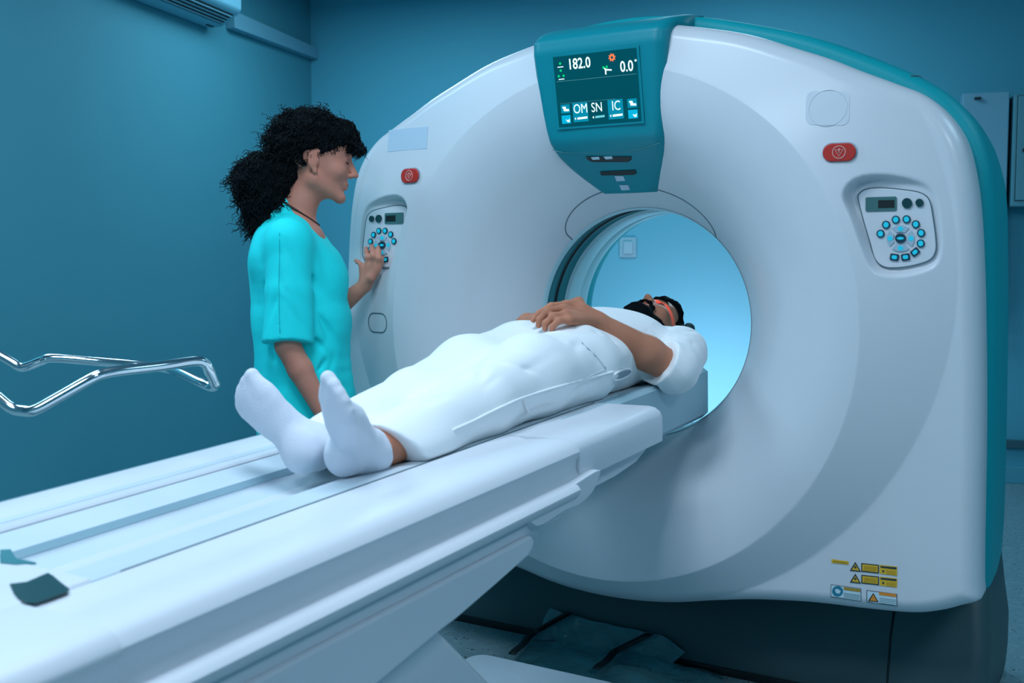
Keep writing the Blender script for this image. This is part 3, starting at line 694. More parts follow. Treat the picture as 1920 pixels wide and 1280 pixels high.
# body shell: flat rims, rounded shoulder, hollow flank
body = sym([(.0, -.176), (.170, -.176), (.172, -.136), (.176, -.132), (.205, -.134), (.225, -.1375), (.25, -.1345), (.275, -.131), (.318, -.130), (.334, -.133), (.347, -.141), (.354, -.153), (.352, -.163), (.346, -.172), (.344, -.190), (.352, -.206), (.350, -.215), (.0, -.215)])
NEAR = TX(212, 1150, .345)[1]
extr('table_body', body, NEAR+.001, TX(1085, 880, .35)[1], M['white2'])
bend = sym([(.0, -.176), (.170, -.176), (.172, -.136), (.176, -.132), (.25, -.131), (.318, -.130), (.334, -.133), (.346, -.141), (.352, -.153), (.353, -.19), (.352, -.214), (.0, -.214)])
extr('body_front', bend, TX(1085, 880, .35)[1]+.0005, TEND, M['white2'], ends=.022)
endb = sym([(.10, -.190), (.12, -.136), (.176, -.127), (.25, -.126), (.322, -.125), (.340, -.129), (.353, -.138), (.360, -.152), (.358, -.165), (.352, -.175), (.350, -.190), (.357, -.206), (.355, -.215), (.10, -.215)])
fe = extr('foot_end_cover', endb, NEAR-.55, NEAR-.001, M['white2'], bev=.004)
# handle cut-out in the foot end
hp = [TX(a, b, .1) for a, b in ((0, 0),)]
def TN(px, py, n_):
    r = ray(px, py); t = (n_ - N @ (CAM-O))/(N @ r); P = CAM + r*t - O; return np.array([P[0], P @ T, n_])
cs = TN(118, 1068, -.128)[1]
prism('foot_crossbar', [(-.17, cs, -.128), (.17, cs, -.128), (.17, -2.74, -.128), (-.17, -2.74, -.128)], (0, 0, -.05), M['white2'], fe, .008, world=False)
prism('grip_recess', [TN(*q, -.1265) for q in ((18, 1094), (50, 1090), (90, 1073), (100, 1079), (114, 1091), (130, 1103), (126, 1108), (96, 1119), (66, 1129), (50, 1129), (34, 1122), (26, 1112))], (0, 0, -.003), M['dgreen'], fe, .0, world=False)
prism('latch_lever', [TN(*q, -.1265) for q in ((0, 1030), (20, 1029), (30, 1046), (68, 1054), (30, 1057), (0, 1054))], (0, 0, -.003), M['ring'], fe, .0, world=False)
# cradle: hollow carrier with pad ridges, runs on into the bore
crd = [(.166, -.136), (.150, -.138), (.10, -.144), (.062, -.149), (.054, -.152), (.02, -.170), (-.004, -.178), (-.03, -.179), (-.070, -.172), (-.096, -.167), (-.100, -.160), (-.104, -.152), (-.13, -.147), (-.15, -.141), (-.166, -.137), (-.166, -.20), (.166, -.20)]
extr('cradle', crd, NEAR-.15, -.30, M['cradle'])
CEND = TX(1329, 740, .215)[1]
cex = [(.205, -.131), (.17, -.135), (.12, -.150), (.06, -.162), (0, -.165), (-.06, -.162), (-.12, -.150), (-.17, -.135), (-.205, -.131), (-.218, -.14), (-.218, -.265), (-.20, -.282), (.20, -.282), (.218, -.265), (.218, -.14)]
extr('cradle_extension', cex, TEND-.25, CEND, M['cradle_end'], ends=.018)
extr('pad_strip', [(.168, -.1335), (.140, -.1365), (.070, -.145), (.066, -.152), (.168, -.145)], NEAR+.10, TEND+.12, M['cradle'])
extr('rail_line', [(.1725, -.1318), (.1695, -.1318), (.1695, -.14), (.1725, -.14)], NEAR+.15, TEND-.02, M['groove'])
extr('trough_shade_band', [(.050, -.1525), (.022, -.1680), (.000, -.1765), (-.004, -.182), (.050, -.165)], NEAR-.10, TEND-.3, M['shade_and_line'])  # shaded side of the trough, painted as a darker band
extr('step_shade_line', [(-.0975, -.1620), (-.1045, -.1505), (-.108, -.16)], NEAR-.10, TEND-.3, M['shade_and_line'])  # shade at the pad step, painted as a thin dark line
extr('rim_valley', [(-.212, -.1340), (-.225, -.1366), (-.240, -.1350), (-.24, -.14), (-.212, -.14)], NEAR+.1, TEND-.3, M['cradle'])
extr('edge_line', [(-.326, -.1300), (-.329, -.1304), (-.329, -.14), (-.326, -.14)], NEAR+.0, TEND-.1, M['shade_and_line'])
# lower lip, strip, fairing
LEND = TX(1098, 905, .375)[1]
extr('side_rail', sym([(0, -.214), (.350, -.206), (.362, -.205), (.376, -.209), (.383, -.217), (.382, -.226), (.374, -.236), (.362, -.243), (.34, -.246), (0, -.246)]), -2.75, LEND-.02, M['white2'], ends=.02)
lob = [TX(a, b, .36)[1:] for a, b in smooth_poly([(1112, 880), (1111, 900), (1101, 922), (1078, 944), (1050, 956), (1000, 985), (985, 960), (1040, 925)], 40)]
prism('rail_end', [(-.372, q[0], q[1]) for q in lob], (.744, 0, 0), M['white2'], TB, .008, False)
SEND = TX(1052, 966, .35)[1]
extr('under_strip', sym([(0, -.24), (.352, -.240), (.358, -.248), (.355, -.268), (0, -.27)]), -2.75, SEND, M['white2'], ends=.02)
FE = TX(1212, 840, .30)[1]
fp_ = [(FE, -.214), (FE+.0, -.222), (FE-.03, -.242), (FE-.08, -.258), (FE-.2, -.268), (FE-.6, -.27), (FE-.6, -.214)]
prism('under_fairing', [(-.31, a, b) for a, b in fp_], (.62, 0, 0), M['white2'], TB, .012, False)
# skirt
sk = [TX(a, b, .372)[1:] for a, b in ((1003, 1006), (1008, 1014), (1005, 1028), (996, 1044), (940, 1094), (862, 1162), (838, 1180), (719, 1280))]
s_last = sk[-1]; slope = (sk[-1]-sk[-2])/(np.linalg.norm(sk[-1]-sk[-2]))
sk2 = [sk[0] + np.array([-.004, .001])] + sk + [s_last + slope*.25, np.array([-2.75, s_last[1]-.16]), np.array([-2.75, -.268])]
prism('table_skirt', [(-.366, q[0], q[1]) for q in sk2], (.732, 0, 0), M['white2'], TB, .006, False)
# pedestal and foot (upright, so given in world space)
pa = PX(831, 1184, .25); pb = PX(925, 1280, .25); dirp = (pb-pa)/np.linalg.norm(pb-pa); top_ = pa - dirp*.12; bot = pa + dirp*((pa[2]-.19)/-dirp[2])
prism('pedestal', [(-.25, top_[1], top_[2]), (-.25, bot[1], .19), (-.25, bot[1]-1.0, .19), (-.25, top_[1]-.9, top_[2])], (.5, 0, 0), M['white2'], TB, .02)
fy = PZ(1165, 1280, .20)[1]
prism('pedestal_foot', [(a, fy-.70+b, 0) for a, b in rrect(.46, 1.4, .05)], (0, 0, .20), M['white2'], TB, .012)
# head rest
hr = Field((-.16, -.02, -.2), (.16, .36, .06), .004)
for a in np.linspace(-1, 1, 9): hr.cone((.080*a, .0, -.168+.060*a*a), (.092*a, .158, -.166+.132*a*a), .020, .020, .02)


# ================================================================== PLASTIC SHEET ON FLOOR
shp = [PZ(*q, .0) for q in ((1062, 1148), (1150, 1166), (1260, 1195), (1330, 1222), (1345, 1300), (1130, 1330), (960, 1290), (972, 1236))]
cx = np.mean(shp, axis=0); SHN = 26
Pq = smooth_poly([p[:2] for p in shp], 64); V = []
for j in range(SHN+1):
    for p in Pq:
        q = cx[:2] + (p-cx[:2])*j/SHN; f_ = 1 - (j/SHN)**4
        y_ = q[1]
        z_ = .006 + .010*f_*(1+math.sin(17*q[0]+9*q[1]+2*math.sin(9*q[1]))*math.sin(23*q[1]-11*q[0])) + .005*f_*abs(math.sin(41*q[0]+30*q[1]+2*math.sin(19*q[0]))); V.append((q[0], min(q[1], .085), max(.003, z_)))
n = len(Pq); Fc = [(j*n+k, j*n+(k+1) % n, (j+1)*n+(k+1) % n, (j+1)*n+k) for j in range(SHN) for k in range(n)]
ps = mesh('plastic_sheet', V, Fc, M['plastic']); tag(ps, 'crumpled translucent teal plastic sheet on floor under the scanner', 'plastic sheet')
tp_ = [(1030, 1140), (1062, 1150), (1110, 1163), (1160, 1174), (1210, 1184), (1250, 1196), (1285, 1222)]
V = []
for k, (a, b) in enumerate(smooth_poly(tp_, 36, False)):
    P = PY(a, b, .085)
    for u in np.linspace(0, 1, 7): V.append((P[0] - .04*(1-u), .088 - .022*math.sin(31*P[0]+5*u)**2*(1-u*.7) - .020*(1-u), .012 + (P[2]-.012)*u))
n7 = len(V)//7
mesh('sheet_flap', V, [(i*7+j, i*7+j+1, (i+1)*7+j+1, (i+1)*7+j) for i in range(n7-1) for j in range(6)], M['plastic'], ps)
for a, b in (((1072, 1139), (960, 1246)), ((1224, 1178), (1118, 1274))):
    p, q = PZ(*a, .0), PZ(*b, .0)
    if p[1] > .08: t = (.08-q[1])/(p[1]-q[1]); p = q + (p-q)*t
    d = (q-p)/np.linalg.norm(q-p); s_ = np.cross(d, [0, 0, 1])
    p = np.array([p[0], .045, 0]); up_ = PY(a[0]-6, a[1]+9, .060)
    L = [up_ + (p + np.array([0, 0, .035]) - up_)*t for t in np.linspace(0, 1, 7)[:-1]] + [p + (q-p)*t + np.array([0, 0, .035 + .003*math.sin(9*t)]) for t in np.linspace(0, 1, 10)]
    V = [v for c in L for v in (c - s_*.013, c + s_*.013, c + s_*.013 - np.array([0, 0, .003]), c - s_*.013 - np.array([0, 0, .003]))]
    Fc = [(4*i+k, 4*i+(k+1) % 4, 4*i+4+(k+1) % 4, 4*i+4+k) for i in range(15) for k in range(4)] + [(0, 1, 2, 3), (63, 62, 61, 60)]
    o = mesh('black_strap', V, Fc, M['tape'])
    tag(o, 'black strap across the plastic sheet, ' + ('nearer the table foot' if a[0] < 1100 else 'further right towards the scanner middle'), 'strap', 'black straps over the plastic sheet')

# ================================================================== CHROME ARM REST
AR = empty('chrome_arm_rest', PD(-70, 760, 2.2)); tag(AR, 'bent chrome tube loop reaching in at left beyond the table', 'arm rest')
near_ = [(-70, 700, 2.15), (-15, 737, 2.15), (20, 764, 2.15), (45, 770, 2.15), (66, 768, 2.15), (110, 744, 2.17), (170, 710, 2.2), (195, 700, 2.22), (230, 694, 2.25), (300, 686, 2.32), (365, 677, 2.4), (384, 681, 2.42), (392, 694, 2.43)]
far_ = [(400, 715, 2.45), (403, 722, 2.46), (396, 725, 2.48), (375, 716, 2.5), (340, 699, 2.55), (310, 690, 2.6), (250, 683, 2.6), (180, 677, 2.6), (100, 671, 2.58), (78, 676, 2.58), (52, 686, 2.58), (36, 687, 2.58), (10, 672, 2.58), (-70, 628, 2.58)]
path = smooth_poly([PD(*q) for q in near_ + far_], 300, False)
tube('tube_loop', path, .0115, M['chrome'], AR, 16)
e1, e2 = path[0], path[-1]; m_ = (e1+e2)/2; st = m_ + np.array([-.10, -.06, 0]) 
tube('cross_bar', [e1, (e1+m_)/2, m_, (m_+e2)/2, e2], .0115, M['chrome'], AR, 16)
tube('stand_pole', [m_, m_*[1, 1, 0] + np.array([0, 0, .05])], .018, M['chrome'], AR, 16)
tube('stand_base', [m_*[1, 1, 0] + np.array([0, 0, .0]), m_*[1, 1, 0] + np.array([0, 0, .03]), m_*[1, 1, 0] + np.array([0, 0, .05])], [.20, .20, .03], M['steel'], AR, 40)

# ================================================================== PATIENT
PT = empty('person', (0, 0, H), (TILT, 0, 0)); tag(PT, 'person in white shirt, trousers and socks lying on table, hands on belly', 'person')
def wr(amp, seed, fx=1, fy=1, fz=1):
    r = np.random.RandomState(seed); W = [(r.uniform(-1, 1, 3)*[fx, fy, fz], r.uniform(0, 6.28), r.uniform(-1, 1, 3)*14, r.uniform(0, 6.28)) for _ in range(5)]
    def f(X, Y, Z):
        o = 0
        for k, p, k2, p2 in W:
            w = 1.5*np.sin(k2[0]*X + k2[1]*Y + k2[2]*Z + p2); s_ = np.sin(k[0]*X + k[1]*Y + k[2]*Z + p + w); o = o + (1-np.abs(s_))**2 - .4
        return -amp*o/2.2
    return f
# body (left side of the patient is +x, nearest the camera)
sh_ = {1: np.array([.185, -.135, -.070]), -1: np.array([-.185, -.125, -.062])}
el = {1: TX(1262, 692, .245), -1: np.array([-.27, -.42, -.09])}
wri = {1: TX(1122, 598, .105) - np.array([0, 0, .010]), -1: np.array([-.115, -.50, .045])}
hipj = {1: np.array([.085, -.66, -.060]), -1: np.array([-.085, -.66, -.060])}
kn_ = {1: np.array([.100, -1.08, -.080]), -1: np.array([-.080, -1.08, -.088])}
an_ = {1: np.array([.085, -1.45, -.108]), -1: np.array([-.035, -1.47, -.105])}
HF = Fr((0, .085, -.040), np.column_stack([[-1, 0, 0], [0, .035, .999], [0, .999, -.035]]) @ np.eye(3), 1.0)
# head frame: x right of the patient (-x world), y forward (up, +n), z crown (+s)
HR = np.column_stack([np.array([-1, 0, 0.]), np.array([0, -.04, .9992]), np.array([0, .9992, .04])])
HR = rot('Y', 0) @ HR
HF = Fr((0.0, .080, -.036), HR, 1.0)
B = Field((-.34, -1.62, -.22), (.34, .24, .15), .0042)
head(B, HF, True)
B.cone((0, .01, -.06), (0, -.11, -.075), .054, .062, .03)
B.seccone((0, -.16, -.065), (0, -.34, -.055), np.array([.165, .06, .078]), np.array([.15, .06, .085]), .05)
B.seccone((0, -.34, -.055), (0, -.60, -.065), np.array([.145, .06, .085]), np.array([.155, .06, .082]), .05)
for sx in (1, -1):
    B.cone((sx*.06, -.11, -.075), sh_[sx], .045, .050, .04)
    B.cone(sh_[sx], el[sx], .050, .040, .02); B.cone(el[sx], el[sx] + (wri[sx]-el[sx])*.35, .043, .046, .015); B.cone(el[sx] + (wri[sx]-el[sx])*.35, wri[sx], .046, .027, .015)
    B.cone(hipj[sx], kn_[sx], .078, .055, .03); B.cone(kn_[sx], kn_[sx] + (an_[sx]-kn_[sx])*.35, .053, .055, .02); B.cone(kn_[sx] + (an_[sx]-kn_[sx])*.35, an_[sx], .052, .036, .02)
# near (left) hand on top: joints read from where the hand lies
def fing(Fd, pts, r0, r1, k=.006):
    n_ = len(pts); Fd.path(pts, [r0 + (r1-r0)*i/(n_-1) for i in range(n_)], k)
W1 = wri[1]
kn1 = [TX(1062, 571, .045), TX(1056, 578, .066), TX(1060, 589, .085), TX(1068, 600, .100)]
for k_, t in zip(kn1, (0, .1, .2, .3)): B.cone(W1 + np.array([-.012 + .02*t/.3*.6 - .0, 0, .006 - .02*t]), k_, .018, .0125, .012)
B.cone(W1, TX(1090, 582, .07), .024, .022, .015)
tips = [[kn1[0], TX(1033, 574, .025), TX(1010, 588, .005), TX(1000, 600, -.005)],
        [kn1[1], TX(1026, 583, .045), TX(1012, 599, .025), TX(1010, 610, .02)],
        [kn1[2], TX(1038, 592, .066), TX(1022, 606, .048), TX(1022, 616, .045)],
        [kn1[3], TX(1048, 601, .084), TX(1036, 612, .07), TX(1034, 620, .066)]]
for c_, r_ in zip(tips, (.0105, .0108, .0102, .0090)): fing(B, c_, r_, r_*.78)
B.path([W1 + np.array([-.02, .01, .0]), TX(1085, 566, .02), TX(1058, 572, -.01), TX(1040, 590, -.02)], [.015, .013, .0115, .009], .01)
# far (right) hand underneath, coming from the other side
W2 = wri[-1]
for k_, tip in ((0, (.012, -.600)), (1, (.035, -.590)), (2, (.050, -.572)), (3, (.058, -.550))):
    kk = np.array([-.030 + .012*k_, -.585 + .018*k_, .066]); B.cone(W2 + np.array([.0, .004*k_, .0]), kk, .016, .0125, .012)
    fing(B, [kk, (kk + np.array([tip[0], tip[1], .072]))/2 + np.array([0, 0, .008]), np.array([tip[0], tip[1], .062])], .010, .0085)
B.path([W2 + np.array([.01, .01, .0]), np.array([-.05, -.50, .075]), np.array([-.015, -.50, .078])], [.014, .013, .010], .01)
# feet
toe = {1: TX(628, 728, .150), -1: TX(452, 720, -.135)}; heel = {1: np.array([.066, -1.508, -.112]), -1: np.array([-.012, -1.525, -.112])}
for sx in (1, -1):
    B.cone(an_[sx], heel[sx]*.8+an_[sx]*.2, .034, .018, .02); B.cone(heel[sx]*.8+an_[sx]*.2, heel[sx]*.3+toe[sx]*.7, .018, .010, .01)
B.rest_on_table()
pb_ = B.build('body', M['skin_m'], PT, smooth_it=2)
# socks
for sx in (1, -1):
    S = Field(np.minimum(np.minimum(toe[sx], heel[sx]), an_[sx]) - .13, np.maximum(np.maximum(toe[sx], heel[sx]), an_[sx]) + .13, .0035)
    h, t, a = heel[sx], toe[sx], an_[sx]; ax = (t-h)/np.linalg.norm(t-h)
    legd = (kn_[sx]-a)/np.linalg.norm(kn_[sx]-a); up = legd - ax*(legd @ ax); up /= np.linalg.norm(up); sd_ = np.cross(ax, up)   # up = dorsal side, sd_ = across the sole
    sd_ *= np.sign(sd_[0])*sx; FL = np.linalg.norm(t-h) + .010; KF = FL/.236
    if sx == 1: up, sd_ = up*math.cos(.22) + sd_*math.sin(.22), sd_*math.cos(.22) - up*math.sin(.22)
                                                  # pointing to the little toe side
    S.ell(h + ax*.006 + up*.004, (.034, .034, .036), .02)
    R = np.column_stack([ax, sd_, up])
    S.ell(h + ax*.075*KF + up*.018 + sd_*.002, (.070, .030, .032), .03, R=R)
    S.ell(h + ax*.140*KF + up*.006, (.055, .043, .024), .03, R=R)
    S.ell(h + ax*.172*KF + up*.002 - sd_*.004, (.045, .047, .019), .02, R=R)
    for j, (o_, l_, r_) in enumerate(((-.030, .224, .0150), (-.010, .226, .0120), (.008, .220, .0112), (.024, .211, .0104), (.037, .198, .0095))):
        S.cone(h + ax*.17*KF + sd_*o_*.9, h + ax*(l_-.004)*KF + sd_*o_ + up*.004, r_, r_, .010)
    S.cone(h + ax*.02 + up*.02, a + legd*.012, .034, .038, .03); S.cone(a, a + legd*.075, .039, .042, .02)
    S.cone(a + up*.0, h + ax*.10 + up*.03, .034, .022, .03)
    S.halfspace(a + legd*(.022 if sx == 1 else .09), legd, .004)
    S.disp(wr(.0016, 20+sx, 60, 90, 60))
    S.rest_on_table()
    S.build('sock', M['sock'], PT, smooth_it=2)
# trousers
Tr = Field((-.30, -1.50, -.20), (.30, -.36, .13), .0046)
Tr.seccone((0, -.44, -.055), (0, -.62, -.062), np.array([.176, .06, .100]), np.array([.186, .07, .104]), .04, 7)
for sx in (1, -1):
    hem = an_[sx] + (kn_[sx]-an_[sx])*.16
    Tr.cone(hipj[sx] + np.array([0, .04, .006]), hipj[sx] + (kn_[sx]-hipj[sx])*.45 + np.array([0, 0, .022 if sx > 0 else .016]), .104, .094, .045)
    Tr.cone(hipj[sx] + (kn_[sx]-hipj[sx])*.45 + np.array([0, 0, .022 if sx > 0 else .016]), kn_[sx] + np.array([0, 0, .008]), .094, .074, .04)
    Tr.cone(kn_[sx] + np.array([0, 0, .008]), hem + np.array([0, 0, .0]), .074, .058, .03)
    Tr.ell(hem + np.array([sx*.012, .06, -.006]), (.078, .13, .052), .03)
for t_ in np.linspace(0, 1, 7): Tr.ell((0, -.62-.5*t_, -.062 - .025*t_), (.075-.030*t_, .08, .080-.030*t_), .04)
def soft(amp, seed, f):
    r = np.random.RandomState(seed); W = [(r.uniform(-1, 1, 3)*f, r.uniform(0, 6.28)) for _ in range(6)]
    return lambda X, Y, Z: amp/3*sum(np.sin(k[0]*X + k[1]*Y + k[2]*Z + p) for k, p in W)
def folds(lst):                            # (point, direction of the crease, length, width, depth)
    def f(X, Y, Z):
        o = 0
        for p, d, L, w, a in lst:
            d = np.array(d, float); d /= np.linalg.norm(d); x, y, z = X-p[0], Y-p[1], Z-p[2]; t = x*d[0]+y*d[1]+z*d[2]
            q = x*x + y*y + z*z - t*t; o = o + a*np.exp(-q/(w*w))*np.exp(-(t/L)**2)
        return o
    return f
Tr.disp(soft(.0028, 3, [30, 14, 22])); Tr.disp(soft(.0022, 5, [60, 34, 50]))
Tr.disp(folds([((.13, -1.0, .0), (.7, 1, -.3), .06, .0085, .007), ((.09, -.86, .03), (.4, 1, .1), .07, .0085, .006), ((.15, -.72, .0), (.3, 1, -.6), .07, .0085, .008), ((.12, -.62, .03), (1, .7, -.4), .05, .008, .007), ((.16, -.90, -.05), (.1, 1, .5), .08, .0085, .008), ((.14, -1.15, -.04), (.2, 1, .5), .06, .0085, .007), ((.17, -.78, -.085), (.05, 1, .1), .26, .012, .009), ((.17, -.60, -.07), (.0, 1, .3), .10, .010, .007), ((.185, -.68, -.10), (0, .5, 1), .03, .008, .006), ((.185, -.60, -.09), (0, .4, 1), .03, .007, .006), ((.18, -.53, -.08), (0, .4, 1), .03, .007, .006), ((.14, -1.02, -.03), (.2, 1, .3), .12, .012, .006), ((.12, -1.10, 0), (-.5, 1, .1), .08, .011, .005), ((.15, -.80, -.02), (.1, 1, .5), .14, .014, .006), ((.10, -.70, .03), (1, .5, -.6), .10, .012, .006),
    ((.06, -.66, .04), (1, .2, -.3), .08, .012, .005), ((.15, -.58, 0), (.1, .6, -1), .08, .010, .006), ((.16, -.52, -.02), (.1, .5, -1), .07, .009, .006), ((.10, -.95, .02), (.8, 1, 0), .07, .011, .004),
    ((.12, -1.22, -.04), (.1, 1, -.1), .09, .011, .005), ((.02, -.90, .03), (.3, 1, 0), .10, .013, .005), ((.08, -1.16, 0), (1, .6, 0), .05, .010, .004)]))
Tr.halfspace((0, 0, -.158), (0, 0, -1), .01)
Tr.halfspace((0, -.425, 0), (0, 1, .0), .004)
for sx in (1, -1):
    hem = an_[sx] + (kn_[sx]-an_[sx])*(.155 if sx == 1 else .10); d = an_[sx]-kn_[sx]
    Tr.halfspace(hem, d + np.array([0, 0, -.26]), .004, lo=(-.3 if sx < 0 else .028, -1.5, -.2), hi=(.028 if sx < 0 else .3, -1.2, .13))
Tr.rest_on_table()
tr = Tr.build('trousers', M['cloth'], PT, smooth_it=3)
# shirt
Sh = Field((-.33, -.60, -.20), (.34, .02, .12), .0042)
Sh.seccone((0, -.125, -.072), (0, -.25, -.055), np.array([.155, .05, .078]), np.array([.172, .06, .104]), .05, 7)
Sh.seccone((0, -.25, -.055), (0, -.50, -.055), np.array([.172, .06, .104]), np.array([.165, .06, .094]), .05, 9)
def union(Fa, Fb, k):
    A, Bb = Fa.A, Fb.A; h = np.clip(.5 + .5*(A-Bb)/k, 0, 1); Fa.A = A*(1-h) + Bb*h - k*h*(1-h)
for sx in (1, -1):
    Sl = Field((-.33, -.60, -.20), (.34, .02, .12), .0042)
    s_, e_ = sh_[sx], el[sx]; fd = (wri[sx]-e_)/np.linalg.norm(wri[sx]-e_); Sl.cone((sx*.07, -.105, -.078), s_ + np.array([0, .0, .0]), .050, .070, .05)
    Sl.cone(s_, s_ + (e_-s_)*.5, .070, .068, .03); Sl.cone(s_ + (e_-s_)*.5, e_, .068, .066, .02); Sl.cone(e_, e_ + fd*.08, .066, .068, .02)
    Sl.halfspace(e_ + fd*.040, fd, .004); union(Sh, Sl, .03)
Sh.disp(soft(.0035, 8, [34, 24, 30])); Sh.disp(wr(.0022, 9, 60, 40, 50), lo=(.16, -.45, -.2), hi=(.34, 0, .12))
Sh.disp(folds([((.24, -.22, -.02), (.2, 1, .5), .06, .008, .005), ((.26, -.28, -.05), (.2, 1, .7), .06, .007, .005), ((.22, -.16, 0), (.3, 1, -.3), .05, .008, .005), ((.27, -.24, -.09), (.1, 1, .3), .05, .008, .005), ((.17, -.20, .0), (.2, .4, 1), .06, .008, .006)]))
Sh.cone((0, -.06, -.03), (0, .06, -.02), .058, .060, .006, 'cut')
Sh.halfspace((0, -.560, 0), (0, -1, 0), .004)
Sh.halfspace((0, 0, -.158), (0, 0, -1), .01)
Sh.rest_on_table()
shirt = Sh.build('shirt', M['cloth'], PT, smooth_it=2)
# waistband hem line, pocket opening, button
def onfield(Fd, x, s_, up_=True):
    i = int(round((x-Fd.lo[0])/Fd.vox)); j = int(round((s_-Fd.lo[1])/Fd.vox)); col = Fd.A[i, j]; idx_ = np.where(col < 0)[0]
    return Fd.lo[2] + Fd.vox*(idx_[-1] if len(idx_) else 0)
wb = []
for x in np.linspace(-.14, .172, 40): wb.append((x, -.455, onfield(Tr, x, -.455) + .001))
tube('waistband_seam', wb, .0016, mat('stitch_shadow', (.62, .70, .75), .9), tr, 6, world=False)
pk = [TX(1148, 678, .172), TX(1166, 690, .178), TX(1178, 703, .186)]
def side_pt(px, py):                       # first hit of the view ray with the trousers field
    r = ray(px, py); o = CAM-O; o = np.array([o[0], o @ T, o @ N]); d = np.array([r[0], r @ T, r @ N])
    for t in np.arange(1.4, 4.2, .002):
        p = o + d*t; q = np.round((p-Tr.lo)/Tr.vox).astype(int)
        if (q >= 0).all() and (q < Tr.n).all() and Tr.A[tuple(q)] < .001: return p - d*.002
    return None
mshade = mat('fold_seam', (.66, .74, .78), .9)
for pts in ([(1090, 640), (1105, 655), (1122, 672), (1136, 690)], [(1060, 722), (1090, 712), (1136, 692)]):
    q = [side_pt(a, b) for a, b in smooth_poly(pts, 18, False)]; q = [p for p in q if p is not None]
    if len(q) > 4: tube('trouser_seam', q, .0013, mshade, tr, 6, world=False)
pr = []
for a in np.linspace(0, 2*math.pi, 21)[:-1]:
    u_, v_ = 19*math.cos(a), 7.5*math.sin(a); q = side_pt(1166 + u_*.90 + v_*.43, 702 - u_*.43 + v_*.90)
    if q is not None: pr.append(q)
if len(pr) > 12:
    tube('pocket_rim', pr, .0032, M['cloth'], tr, 8, True, world=False)
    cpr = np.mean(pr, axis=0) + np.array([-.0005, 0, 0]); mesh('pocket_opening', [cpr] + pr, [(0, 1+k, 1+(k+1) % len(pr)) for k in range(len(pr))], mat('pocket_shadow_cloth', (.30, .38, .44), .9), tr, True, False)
for pts in ([(850, 806), (890, 788), (930, 768), (985, 744), (1060, 721), (1120, 705), (1150, 697)], [(990, 772), (984, 758), (980, 746)]):
    q = [side_pt(a, b) for a, b in smooth_poly(pts, 30, False)]; q = [p for p in q if p is not None]
    if len(q) > 4: tube('tunic_edge', q, .0032, M['cloth'], tr, 8, world=False)

# hair and beard
Hh = Field((-.13, -.08, -.19), (.13, .26, .12), .0035)
e = lambda c, r, k=.01, op='add': Hh.ell(HF(*c), np.array(r), k, op, HF.R)
e((0, -.022, .045), (.083, .100, .092)); e((0, .040, .090), (.070, .062, .042), .02)
e((0, .105, -.040), (.072, .085, .104), .010, 'cut')
for sx in (1, -1): Hh.ell(HF(sx*.085, .015, -.03), np.array((.03, .05, .06)), .008, 'cut', HF.R)
e((0, .0, -.14), (.1, .12, .07), .01, 'cut')
r_ = np.random.RandomState(2)
for _ in range(150):
    a, b = r_.uniform(0, 6.28), r_.uniform(-.1, 1.5); Hh.ell(HF(.078*math.cos(a)*math.cos(b), -.022 + .1*math.sin(a)*math.cos(b) + (.02 if math.sin(a) > 0 else 0)*math.sin(b), .045 + .092*math.sin(b)), (.012,)*3, .006) if not (math.sin(a) > .25 and math.sin(b) < .72) else None
Hh.disp(wr(.0040, 77, 110, 110, 110)); Hh.build('hair', M['hair'], PT, smooth_it=1)
Bd = Field((-.12, -.10, -.16), (.12, .14, .12), .003)
e = lambda c, r, k=.008, op='add': Bd.ell(HF(*c), np.array(r), k, op, HF.R)
for sx in (1, -1):
    Bd.path([HF(sx*.068, -.004, .005), HF(sx*.062, .004, -.045), HF(sx*.045, .030, -.085), HF(sx*.018, .072, -.110), HF(0, .080, -.113)], [.010, .018, .026, .026, .026], .012)
    Bd.path([HF(sx*.004, .104, -.046), HF(sx*.020, .095, -.050), HF(sx*.032, .082, -.066), HF(sx*.030, .074, -.09)], [.005, .007, .009, .014], .006)
Bd.disp(wr(.0025, 31, 220, 220, 220))
e((0, .104, -.062), (.024, .022, .011), .004, 'cut')
Bd.build('beard', M['hair'], PT, smooth_it=1)
lp = Field((-.06, -.10, 0), (.06, .12, .12), .002); lp.ell(HF(0, .0885, -.0575), (.022, .0085, .0045), .002, R=HF.R); lp.ell(HF(0, .0865, -.0672), (.020, .009, .0055), .002, R=HF.R)
lp.build('lips', M['lip'], PT, smooth_it=1)
for sx in (1, -1):
    tube('eyebrow', [HF(sx*.012, .097, .033), HF(sx*.028, .0955, .040), HF(sx*.045, .081, .035)], [.0035, .0045, .002], M['hair'], PT, 8, world=False)
    tube('eyelashes', [HF(sx*.020, .0865, .008), HF(sx*.031, .0885, .0055), HF(sx*.042, .083, .008)], [.0012, .0015, .001], M['hair'], PT, 6, world=False)

def hollow(Fd, Fo, gap):
    ax = [Fd.lo[i] + Fd.vox*np.arange(Fd.n[i]) for i in range(3)]; P = [np.clip(np.round((a-Fo.lo[i])/Fo.vox).astype(int), 0, Fo.n[i]-1) for i, a in enumerate(ax)]
    ins = [(a > Fo.lo[i]) & (a < Fo.lo[i] + Fo.vox*(Fo.n[i]-1)) for i, a in enumerate(ax)]
    D = Fo.A[np.ix_(*P)]; Mk = ins[0][:, None, None] & ins[1][None, :, None] & ins[2][None, None, :]
    Fd.A = np.where(Mk, np.maximum(Fd.A, gap - D), Fd.A)
for Fo in (B, Hh, Sh, Bd): hollow(hr, Fo, .005)
hr.rest_on_table()
hr.build('head_rest', M['rest'], TB)

